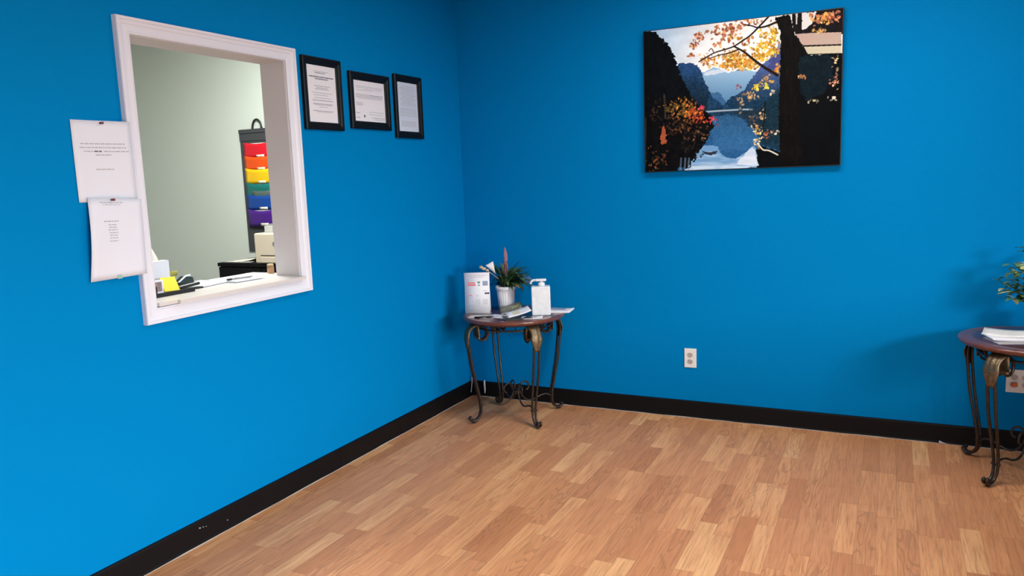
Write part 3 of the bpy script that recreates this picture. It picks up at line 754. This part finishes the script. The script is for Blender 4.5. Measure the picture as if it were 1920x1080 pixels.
# ------------------------------------------------------------------ plants
def add_leaf(bm, base, az, length, width, rise, droop, mi=0, fold=.25, n=7, tip=1.0):
    d = Vector((math.cos(az), math.sin(az), 0)); side = Vector((-math.sin(az), math.cos(az), 0)); base = Vector(base)
    rows = []; p = base.copy(); el = rise
    for i in range(n+1):
        t = i/n
        wd = width*.5*(math.sin(PI*min(1, t*.93+.04))**.8)*(1-.12*t)
        dirv = d*math.cos(el)+Vector((0,0,1))*math.sin(el); nr = -d*math.sin(el)+Vector((0,0,1))*math.cos(el)
        rows.append((bm.verts.new(p-side*wd+nr*wd*fold), bm.verts.new(p), bm.verts.new(p+side*wd+nr*wd*fold)))
        p = p+dirv*(length/n); el -= droop/n
    for a, b in zip(rows, rows[1:]):
        for k in (0, 1):
            f = bm.faces.new((a[k], a[k+1], b[k+1], b[k])); f.smooth = True; f.material_index = mi
def clampleaf(loc, az, reach, xmin, ymax):
    x, y = loc.x+reach*math.cos(az), loc.y+reach*math.sin(az)
    return x > xmin and y < ymax
def corner_plant():
    loc = Vector((.388, -.205, TT)); rnd = random.Random(5)
    t = thing('potted_plant', 'leafy plant with white and mauve blooms in a ribbed white pot', 'potted plant', loc)
    rf = lambda a: 1+.018*math.cos(a*2*PI*22)
    bm = B(); add_lathe(bm, [(.044,.0),(.046,.002),(.058,.125)], 88, rfun=rf); obj('pot', bm, M['pot'], t)
    bm = B(); add_lathe(bm, [(.058,.122),(.064,.124),(.065,.146),(.061,.147),(.058,.135)], 48, cap=False); obj('pot_rim', bm, M['pot'], t)
    bm = B(); add_lathe(bm, [(.0565,.128),(.03,.136),(.001,.138)], 24); obj('soil', bm, M['soil'], t)
    bm = B()
    for i in range(120):
        az = rnd.uniform(0, 2*PI); L = rnd.uniform(.09, .19)
        while not clampleaf(loc, az, L*.9, .03, -.03) or (L > .10 and math.cos(az+2.06) > .55): az = rnd.uniform(0, 2*PI); L *= .97
        hi = rnd.random()
        b0 = Vector((.02*math.cos(az), .02*math.sin(az), .135+hi*.045))
        add_leaf(bm, b0, az+rnd.uniform(-.3,.3), L, rnd.uniform(.020,.036), rnd.uniform(.3, 1.45), rnd.uniform(.7, 2.1), 0 if rnd.random() < .66 else (1 if rnd.random() < .8 else 2))
    obj('foliage', bm, [M['leaf'], M['leaf2'], M['rust']], t, False)
    bm = B()
    for i in range(9):
        az = rnd.uniform(0, 2*PI); add_tube(bm, cr([(.01*math.cos(az),.01*math.sin(az),.13),(.025*math.cos(az),.025*math.sin(az),.18),(.05*math.cos(az+.3),.05*math.sin(az+.3),.22)],4), .0022, 6)
    obj('stems', bm, mat('pale_brown_stem', (.22,.19,.09), .5), t)
    # mauve upright bloom: layered slender bracts
    bm = B()
    add_tube(bm, [(.0,.0,.14),(.003,0,.25)], .003, 6)
    for i in range(9):
        add_leaf(bm, (.003,0,.215+.006*i), i*2.4, .080-.004*i, .034, 1.25+.02*i, -.35, 0, .5)
    add_leaf(bm, (.003,0,.27), 2.7, .115, .030, 1.5, -.1, 0, .5)
    obj('mauve_bloom', bm, M['mauve'], t, False)
    rv = Vector((.898, .439)); 
    def P(dx, z, dd=0): return Vector((rv.x*dx+.44*dd, rv.y*dx-.887*dd, z))   # dx to the camera's right, dd towards it
    # white triangular spathe and tan buds on the left
    bm = B(); a = P(-.072,.262,.05); add_sheet(bm, lambda u, v: a+P(-.048,.022)*v*(1-u*.1)+P(0,.044)*u*(1-v)-P(.004,.0)*u*v+Vector((0,0,.0))+P(.012,-.034)*(1-v)*(1-u)+Vector((.44,-.887,0))*.008*math.sin(u*PI), 6, 6, .001)
    obj('white_bloom', bm, M['spathe'], t)
    bm = B(); 
    for q, r in ((P(-.146,.272,.05), .013), (P(-.130,.262,.05), .014), (P(-.110,.252,.05),.011)): add_ball(bm, q, r, .75)
    add_tube(bm, cr([P(-.13,.262,.05),P(-.09,.235,.045),P(-.04,.19,.02),P(0,.135,0)],5), .0022, 6)
    obj('cream_buds', bm, M['tan'], t)
    bm = B(); 
    for k in range(5): add_leaf(bm, P(.105+.008*k,.195-.004*k,.02), .46+k*.5-1, .045, .026, .7-.3*k, .5, 0)
    add_tube(bm, cr([P(.11,.195,.02),P(.06,.21,.02),P(0,.135,0)],5), .002, 6)
    obj('lilac_bloom', bm, M['lilac'], t, False)
corner_plant()
def side_plant():
    loc = Vector((3.135, -.215, TT)); rnd = random.Random(8)
    t = thing('potted_plant', 'variegated green plant standing on the right-hand table, cut by the frame edge', 'potted plant', loc)
    bm = B(); add_lathe(bm, [(.04,0),(.045,.003),(.06,.10),(.062,.12),(.057,.12),(.055,.11)], 32, cap=False); bm.faces.new([v for v in bm.verts][:32][::-1]); obj('pot', bm, M['pot'], t)
    bm = B(); add_lathe(bm, [(.0555,.10),(.02,.106),(.001,.107)], 24); obj('soil', bm, M['soil'], t)
    sb = B(); fb = B()
    tips = [(-.135,-.06,.17),(-.10,.01,.19),(-.155,-.02,.21),(-.04,-.06,.26),(-.13,-.03,.29),(-.165,-.04,.235),(-.10,-.06,.30),(-.06,-.09,.33),(-.08,.02,.39),(.0,-.04,.42),(.05,.03,.38),(.10,-.03,.30),(.13,.02,.25),(.03,-.12,.27),(.08,-.10,.22),(-.09,-.04,.20),(-.15,.02,.26),(0,.1,.3),(-.12,.0,.32)]
    for T in tips:
        T = Vector(T); Q = cr([(0,0,.10), (T.x*.25,T.y*.25,.10+(T.z-.1)*.55), T], 5)
        add_tube(sb, Q, .0022, 6)
        for i in range(5, len(Q)):
            for k in range(2):
                az = rnd.uniform(0, 2*PI); L = rnd.uniform(.04,.066)
                p = Q[i]
                if loc.y+p.y+L*math.sin(az) > -.015: az = -abs(az % PI)
                add_leaf(fb, p, az, L, L*.52, rnd.uniform(-.3,.9), rnd.uniform(.4,1.3), rnd.choice((0,0,1,1,1,2)), .2, 5)
    add_leaf(fb, (-.12,-.04,.20), PI+.4, .075, .02, .0, .3, 2)
    obj('stems', sb, M['leaf2'], t); obj('foliage', fb, [M['leaf'], M['leaf2'], M['leaf3']], t, False)
side_plant()

# ------------------------------------------------------------------ things on the corner table
def rz(a, loc=(0,0,0)): return Matrix.Translation(loc) @ Matrix.Rotation(a, 4, 'Z')
def tent_card():
    a = math.radians(20); loc = (.275, -.372, TT)
    t = thing('tent_card', 'upright white printed tent card on the corner table', 'tent card', loc, a)
    w, h = .152, .243; lean = .028
    def f(u, v): return Vector((-w/2+w*u, 0+lean*v, h*v))
    bm = B(); add_sheet(bm, f, 2, 2, .0015); fr = obj('front_panel', bm, M['paper_bright'], t)
    bm = B(); add_sheet(bm, lambda u, v: Vector((-w/2+w*u-.004, .075-(.075-lean-.0015)*v, h*v)), 2, 2, .0015); obj('rear_panel', bm, M['paper_bright'], t)
    n = Vector((0,-1,.11)).normalized()
    g = lambda u, v: (f(u, v), n)
    obj('printed_text', text_lines(g, [(.5,.925,.72,.014),(.5,.885,.55,.012),(.25,.42,.2,.01),(.5,.44,.16,.01),(.80,.555,.14,.014),(.5,.42,.1,.012)]+
        [(c,.335-.022*i,.18,.010) for c in (.24,.52,.82) for i in range(6)]+[(.5,.13,.6,.008),(.6,.1,.4,.008)], 3, .0012), M['ink_light'], fr, False)
    def rect(name, rs_, m):
        bm = B()
        for u0, v0, u1, v1 in rs_:
            bm.faces.new([bm.verts.new(f(*q)+n*.0013) for q in ((u0,v0),(u1,v0),(u1,v1),(u0,v1))])
        obj(name, bm, m, fr, False)
    rect('red_print', [(.12,.675,.44,.715),(.12,.73,.42,.765),(.14,.425,.28,.450)], M['red'])
    rect('green_print', [(.52,.735,.62,.78),(.54,.675,.62,.70)], M['green'])
    rect('grey_print', [(.72,.675,.93,.79)], M['greyblue'])
    rect('dark_print', [(.80,.465,.885,.51),(.895,.465,.975,.51)], M['navy'])
tent_card()
def sanitizer():
    t = thing('pump_bottle', 'white boxy pump bottle with faint grey print on the corner table', 'pump bottle', (.672, -.318, TT), math.radians(24))
    bm = B(); add_box(bm, (-.055,-.038,0), (.055,.038,.170), .006); bd = obj('bottle_body', bm, M['jug'], t)
    bm = B(); add_lathe(bm, [(.020,.168),(.020,.186),(.017,.190),(.009,.191),(.009,.198)], 20); xform(bm, Matrix.Translation((.005,0,0))); obj('pump_collar', bm, M['pump'], t)
    bm = B(); add_box(bm, (-.030,-.015,.198), (.034,.015,.212), .005)
    add_tube(bm, cr([(-.02,0,.205),(-.042,0,.204),(-.054,0,.196),(-.058,0,.182)],4), lambda q: .0075-.002*q, 8)
    obj('pump_head', bm, M['pump'], t)
sanitizer()
def booklet(name, label, cat, loc, rot, w, d, th, tilt=(0,0), mtop=None, pages=None, bend=0, group=None, art=None):
    t = thing(name, label, cat, loc, 0, group)
    t.rotation_euler = (tilt[0], tilt[1], rot)
    g = lambda u, v, z: Vector((w*(u-.5), d*(v-.5), z+bend*(4*(u-.5)**2)))
    if pages:
        bm = B(); add_sheet(bm, lambda u, v: g(.01+u*.98, .01+v*.98, th*.45), 8, 4, th*.8); obj('pages', bm, pages, t)
        bm = B(); add_sheet(bm, lambda u, v: g(u, v, th*.9), 8, 4, .0008); obj('cover', bm, mtop, t)
    else:
        bm = B(); add_sheet(bm, lambda u, v: g(u, v, th/2), 8, 4, th); obj('sheet', bm, mtop, t)
    if art:
        for nm, (u0, v0, u1, v1), m in art:
            bm = B(); k = 4
            for i in range(k):
                a, b = u0+(u1-u0)*i/k, u0+(u1-u0)*(i+1)/k; z = th*.9+.0012 if pages else th+.0006
                bm.faces.new([bm.verts.new(g(*q, z)) for q in ((a,v0),(b,v0),(b,v1),(a,v1))])
            obj(nm, bm, m, t, False)
    return t
R_ = math.radians
GP = 'leaflets and magazines on the corner table'
booklet('leaflet', 'cream leaflet lying flat at the foot of the tent card', 'leaflet', (.335,-.478,TT), R_(15), .11, .075, .002, mtop=M['paper_cream'], group=GP)
booklet('leaflet', 'white leaflet lying flat in front of the potted plant', 'leaflet', (.460,-.440,TT), R_(-10), .15, .10, .0015, mtop=M['paper_bright'], group=GP, art=[('print_block',(.15,.2,.5,.4),M['ink_light'])])
booklet('magazine', 'thin dark-covered magazine under the fan of white leaflets', 'magazine', (.585,-.465,TT), R_(35), .16, .12, .008, mtop=M['gloss_dark'], pages=M['gloss_dark'], group=GP)
mg = booklet('magazine', 'green and yellow covered magazine propped against the white pot', 'magazine', (.475,-.318,TT+.024), R_(28), .13, .10, .008, tilt=(R_(12), R_(-15)), mtop=M['magcover'], pages=M['paper_cream'], bend=.006, group=GP, art=[('yellow_print',(.55,.35,.9,.6),M['leaf3'])])
booklet('leaflet', 'white leaflet with pale yellow print fanned beside the pump bottle, topmost', 'leaflet', (.580,-.440,TT+.030), R_(38), .14, .09, .0012, tilt=(R_(10), R_(-13)), mtop=M['paper_bright'], bend=.004, group=GP, art=[('pale_yellow_print',(.25,.2,.55,.8),mat('pale_yellow', (.78,.76,.50), .6))])
booklet('leaflet', 'white leaflet with grey picture lying against the foot of the pump bottle', 'leaflet', (.672,-.450,TT+.003), R_(20), .12, .07, .002, tilt=(R_(2), 0), mtop=M['paper_bright'], bend=.004, group=GP, art=[('grey_picture',(.2,.3,.7,.8),M['ink_light'])])
booklet('magazine', 'white magazine with blue-grey picture overhanging the right rim of the corner table', 'magazine', (.735,-.190,TT), R_(8), .15, .13, .010, mtop=M['paper_bright'], pages=M['paper_bright'], bend=.003, group=GP, art=[('cover_picture',(.1,.45,.7,.9),M['greyblue'])])
t = thing('pen', 'short black pen lying at the front left of the corner table', 'pen', (.385,-.500,TT+.0045), R_(25))
bm = B(); add_tube(bm, [(-.055,0,0),(.035,0,0),(.05,0,0),(.058,0,0)], lambda q: .0042 if q < .7 else .0042-.003*(q-.7)/.3, 8); obj('barrel', bm, M['black_pl'], t)
bm = B(); add_box(bm, (-.053,-.001,.004), (-.02,.001,.0055)); obj('clip', bm, M['metal_w'], t)

# right-hand table papers
GR = 'papers stacked on the right-hand table'
booklet('leaflet', 'grey bordered sheet at the bottom of the paper pile on the right-hand table', 'leaflet', (3.025,-.390,TT), R_(18), .23, .15, .002, mtop=mat('grey_paper', (.40,.38,.38), .5), group=GR)
booklet('leaflet', 'white folded leaflet in the middle of the pile on the right-hand table', 'leaflet', (3.010,-.352,TT+.003), R_(14), .22, .14, .007, mtop=M['paper_bright'], pages=M['paper_bright'], bend=.004, group=GR)
booklet('leaflet', 'cream-white open leaflet topmost on the pile on the right-hand table', 'leaflet', (2.985,-.315,TT+.015), R_(-10), .18, .12, .003, tilt=(R_(4), 0), mtop=mat('warm_white_paper', (.80,.79,.74), .55), bend=.005, group=GR)

# white cable in the corner behind the table
bm = B(); add_tube(bm, cr([(.108,-.016,.112),(.109,-.022,.108),(.110,-.025,.085),(.112,-.026,.05),(.113,-.030,.028)], 6), lambda q: .0032+.003*math.sin(PI*min(1,q)), 8)
tag(obj('cable', bm, M['cable']), 'short white cable end on the back baseboard behind the corner table', 'cable')
bm = B(); add_tube(bm, cr([(.016,-.02,.135),(.020,-.03,.13),(.021,-.035,.10),(.021,-.045,.06),(.024,-.06,.035)], 6), .0035, 8)
tag(obj('cable', bm, mat('grey_cable', (.35,.38,.42), .4)), 'short grey cable end on the left baseboard beside the corner table leg', 'cable')

# ------------------------------------------------------------------ office behind the hatch
def organizer():
    x0, x1, zt, zb = -1.895, -1.535, 1.866, .955
    t = thing('hanging_organizer', 'charcoal hanging wall organizer with rainbow coloured pockets in the office', 'wall organizer', ((x0+x1)/2, -.004, zt))
    cx = (x0+x1)/2; w = (x1-x0)/2
    bm = B(); add_box(bm, (-w,-.006,zb-zt), (w,0,0), .002); obj('backing', bm, M['org'], t)
    bm = B(); add_box(bm, (-w,-.016,-.030), (w,-.006,0), .003); add_box(bm, (-w,-.010,-.085), (w,-.006,-.030)); obj('header', bm, M['org'], t)
    bm = B(); P = [(.045*math.cos(a), -.008, -.008+.075*math.sin(a)) for a in [PI*i/12 for i in range(13)]]; add_tube(bm, P, .0075, 8); obj('hook', bm, M['black_pl'], t)
    zs = [(1.755,1.657,'p_red',1),(1.657,1.566,'p_orange',0),(1.566,1.466,'p_yellow',1),(1.460,1.345,'p_teal',2),(1.372,1.272,'p_blue',0),(1.262,1.150,'p_purple',1)]
    for i, (za, zbb, m, pap) in enumerate(zs):
        dz = za-zt; d = .012+.004*(i % 3)
        bm = B()
        def f(u, v):
            y = -.010-.022*math.sin(PI*u)*(.35+.65*v) ; x = -w+.035+(2*w-.045)*u
            return Vector((x, y-.002*i, (zbb-zt)-.004+(za-zbb+.020)*v-.016*math.sin(PI*u)*v))
        add_sheet(bm, f, 10, 4, .002); pk = obj('pocket', bm, M[m], t); pk['label'] = m[2:]+' pocket'
        bm = B(); 
        def fl(u, v):
            q = f(.42+u*.24, .04+.18*v); return q+Vector((0,-.004,0))
        if i != 3:
            add_sheet(bm, fl, 3, 2, .001); obj('label_tab', bm, M['paper_cream'], pk)
        if pap:
            bm = B(); add_sheet(bm, lambda u, v: Vector((-w+.05+(2*w-.075)*u, -.009-.006*math.sin(PI*u)-.002*i, (za-zt)-.020+.026*v)), 8, 2, .0015); obj('paper_sheet', bm, M['paper_cream'], pk)
        if pap == 2:
            bm = B(); add_sheet(bm, lambda u, v: f(.22+u*.72, -.05+.62*v)+Vector((0,-.006,0)), 8, 4, .002); obj('mesh_pouch', bm, mat('grey_mesh', (.09,.13,.12), .6, noise=.8, nscale=120), pk)
    bm = B(); add_box(bm, (-w+.03,-.018,-.600), (-w+.10,-.006,-.50), .003); obj('lower_flap', bm, M['org'], t)
organizer()
def cabinet():
    t = thing('storage_cabinet', 'low black cabinet under the beige printer in the office', 'cabinet', (-1.32, -.27, 0))
    bm = B(); add_box(bm, (-.395,-.20,0), (.395,.23,.90), .002); obj('cabinet_body', bm, M['black_cab'], t)
    bm = B(); add_box(bm, (-.40,-.222,.90), (.40,.235,.925), .002); obj('cabinet_top', bm, M['black_cab'], t)
    for x in (-.393, .003):
        bm = B(); add_box(bm, (x,-.218,.05), (x+.39,-.201,.895), .002); d = obj('cabinet_door', bm, M['black_cab'], t)
        hx = .365 if x < 0 else .03
        bm = B(); add_tube(bm, [(x+hx,-.218,.66),(x+hx,-.236,.665),(x+hx,-.236,.775),(x+hx,-.218,.78)], .005, 8); obj('handle', bm, M['grey_pl'], d)
cabinet()
def printer():
    t = thing('printer', 'beige desktop printer on the black cabinet in the office', 'printer', (-1.175, -.30, .925))
    bm = B(); add_box(bm, (-.188,-.19,.0), (.188,.16,.205), .010); b = obj('printer_body', bm, M['beige'], t)
    bm = B(); add_box(bm, (-.135,-.1925,.052), (.188,-.186,.058)); obj('paper_slot', bm, M['slot'], b)
    bm = B(); add_box(bm, (-.140,-.198,.006), (.150,-.19,.048), .004); obj('paper_drawer', bm, M['beige'], b)
    bm = B(); add_lathe(bm, [(.013,0),(.013,.003)], 20); xform(bm, Matrix.Translation((-.012,-.190,.135)) @ Matrix.Rotation(PI/2,4,'X')); obj('round_badge', bm, M['grey_pl'], b)
    bm = B(); add_box(bm, (-.150,-.09,.205), (.18,.14,.262), .008); obj('control_top', bm, M['grey_pl'], t)
    bm = B(); add_box(bm, (-.165,-.11,.205), (-.100,-.09,.250), .004); obj('button_panel', bm, mat('light_grey_plastic', (.45,.46,.46), .5), t)
    bm = B(); add_sheet(bm, lambda u, v: Vector((-.10+.26*u, -.09+.14*v, .264+.075*v+.004*math.sin(PI*u))), 6, 4, .006); obj('paper_tray', bm, M['paper_cream'], t)
printer()
bm = B(); rn = random.Random(3)
t = thing('paper_stack', 'loose cream papers lying on the left end of the black cabinet', 'papers', (-1.52,-.30,.925))
for i in range(3):
    bm = B(); a = (-.1,.15,-.3)[i]; add_sheet(bm, lambda u, v: Vector((.25*(u-.5)+.04*i-.045, .20*(v-.5)+.02*i-.055, .002+.003*i+(.002+.028*i)*u**3)), 8, 4, .002)
    obj('paper_sheet', bm, M['paper_cream'] if i else M['counter'], t)
# on the counter
def tray():
    t = thing('desk_tray', 'black desk tray at the near left corner of the hatch counter', 'desk tray', (-.150,-2.195,CT))
    bm = B(); add_box(bm, (-.045,-.105,0), (.045,.085,.008), .002); obj('tray_base', bm, M['black_pl'], t)
    bm = B(); add_box(bm, (-.045,-.105,.008), (-.039,.085,.035), .001); add_box(bm, (-.039,-.105,.008), (.045,-.099,.045), .001); add_box(bm, (.040,-.099,.008), (.045,.085,.016)); obj('tray_wall', bm, M['black_pl'], t)
tray()
t = thing('photo_card', 'small black and grey picture card standing in the black desk tray', 'card', (-.130,-2.268,CT+.0095), 0)
bm = B(); add_box(bm, (-.003,-.022,0), (.003,.022,.058), .001); obj('card', bm, M['paper'], t)
bm = B(); add_box(bm, (.003,-.016,.012), (.0038,.014,.050)); obj('grey_picture', bm, mat('grey_brown_photo', (.25,.18,.18), .5, noise=.8, nscale=160), t)
t = thing('sticky_note_pad', 'bright yellow sticky note pad leaning in the black desk tray', 'sticky notes', (-.135,-2.200,CT+.0125), 0)
bm = B(); add_box(bm, (-.004,-.036,0), (.004,.036,.062), .0006); o = obj('pad', bm, M['yellow'], t); t.rotation_euler = (R_(-3), R_(-28), 0)
t = thing('stapler', 'black stapler lying beside the yellow sticky notes on the counter', 'stapler', (-.175,-2.075,CT), R_(80))
bm = B(); add_box(bm, (-.055,-.012,0), (.055,.012,.008), .002); obj('stapler_base', bm, M['black_pl'], t)
bm = B(); add_box(bm, (-.055,-.010,.012), (.045,.010,.026), .004); xform(bm, Matrix.Rotation(R_(-6),4,'Y') ); obj('stapler_arm', bm, M['black_pl'], t)
t = thing('card_box', 'white upright card box at the left end of the counter behind the casing', 'box', (-.285,-2.130,CT))
bm = B(); add_box(bm, (-.02,-.045,0), (.02,.035,.125), .001); obj('carton', bm, M['paper'], t)
bm = B(); add_box(bm, (-.02,-.045,.1252), (.02,.035,.127)); obj('carton_lid', bm, M['paper'], t)
t = thing('document_holder', 'slanting cream sheet on a stand at the far left of the counter', 'document holder', (-.325,-2.150,CT))
bm = B(); add_box(bm, (-.015,-.07,0), (.012,.05,.010), .002); add_box(bm, (-.012,-.012,.01), (-.006,.012,.19)); obj('stand', bm, M['grey_pl'], t)
bm = B(); add_sheet(bm, lambda u, v: Vector((-.002-.01*v, -.085+.150*u-.05*v*v+.0*v, .10+.145*v-.04*u*v+.03*u*(1-v)*-1)), 4, 4, .001); obj('paper_sheet', bm, M['paper_cream'], t)
t = thing('card_index', 'dark green-black card index with white edge at the back of the counter', 'card index', (-.325,-1.985,CT))
bm = B(); vs = [bm.verts.new(p) for p in ((-.02,-.055,0),(-.02,.05,0),(-.02,.042,.034),(-.02,.010,.040),(.02,-.055,0),(.02,.05,0),(.02,.042,.034),(.02,.010,.040))]
for f in ((0,1,2,3),(7,6,5,4),(0,4,5,1),(1,5,6,2),(2,6,7,3),(3,7,4,0)): bm.faces.new([vs[i] for i in f])
obj('box_body', bm, mat('dark_green_plastic', (.006,.02,.02), .4), t)
bm = B(); add_tube(bm, [(.018,-.062,.003),(.018,.004,.042),(.018,.030,.044)], .004, 6); obj('white_edge', bm, M['paper'], t)
bm = B(); add_sheet(bm, lambda u, v: Vector((-.352+.004*v, -2.03+.045*u, CT+.045+.022*v)), 2, 2, .001); add_tube(bm, [(-.352,-2.01,CT),(-.352,-2.01,CT+.05)], .002, 6)
tag(obj('olive_note', bm, mat('olive_card', (.35,.33,.06), .6)), 'small olive coloured card standing behind the dark card index', 'card')
booklet('form_sheet', 'white form with grey writing on the counter, nearest the yellow notes', 'paper', (-.255,-1.945,CT), R_(8), .17, .20, .004, mtop=M['paper'], bend=.003, group='papers on the hatch counter', art=[('handwriting',(.15,.55,.8,.62),M['ink']),('printed_line',(.2,.3,.7,.33),M['ink'])])
booklet('form_sheet', 'white form with dark heading in the middle of the counter papers', 'paper', (-.215,-1.775,CT+.0005), R_(-5), .20, .17, .004, mtop=M['paper'], bend=.003, group='papers on the hatch counter', art=[('printed_heading',(.1,.7,.9,.76),M['ink_dark']),('handwriting',(.6,.2,.7,.8),M['ink'])])
booklet('form_sheet', 'cream form lying furthest right on the hatch counter', 'paper', (-.265,-1.615,CT), R_(10), .16, .12, .003, mtop=M['paper_cream'], group='papers on the hatch counter')
t = thing('pen', 'dark pen lying across the papers on the hatch counter', 'pen', (-.165,-1.80,CT+.0135), R_(80))
bm = B(); add_tube(bm, [(-.065,0,0),(.055,0,0),(.068,0,0)], lambda q: .004 if q < .8 else .0015, 8); obj('barrel', bm, M['grey_pl'], t)
bm = B(); add_tube(bm, [(-.068,0,0),(-.045,0,0)], .0048, 8); obj('cap', bm, M['black_pl'], t)
t = thing('small_jar', 'small copper-brown jar at the right end of the hatch counter', 'jar', (-.215,-1.553,CT))
bm = B(); add_lathe(bm, [(.014,0),(.016,.002),(.0165,.036),(.014,.041)], 24); obj('jar_body', bm, M['copper'], t)
bm = B(); add_lathe(bm, [(.0155,.041),(.0155,.048),(.012,.049)], 24); obj('lid', bm, M['tan'], t)
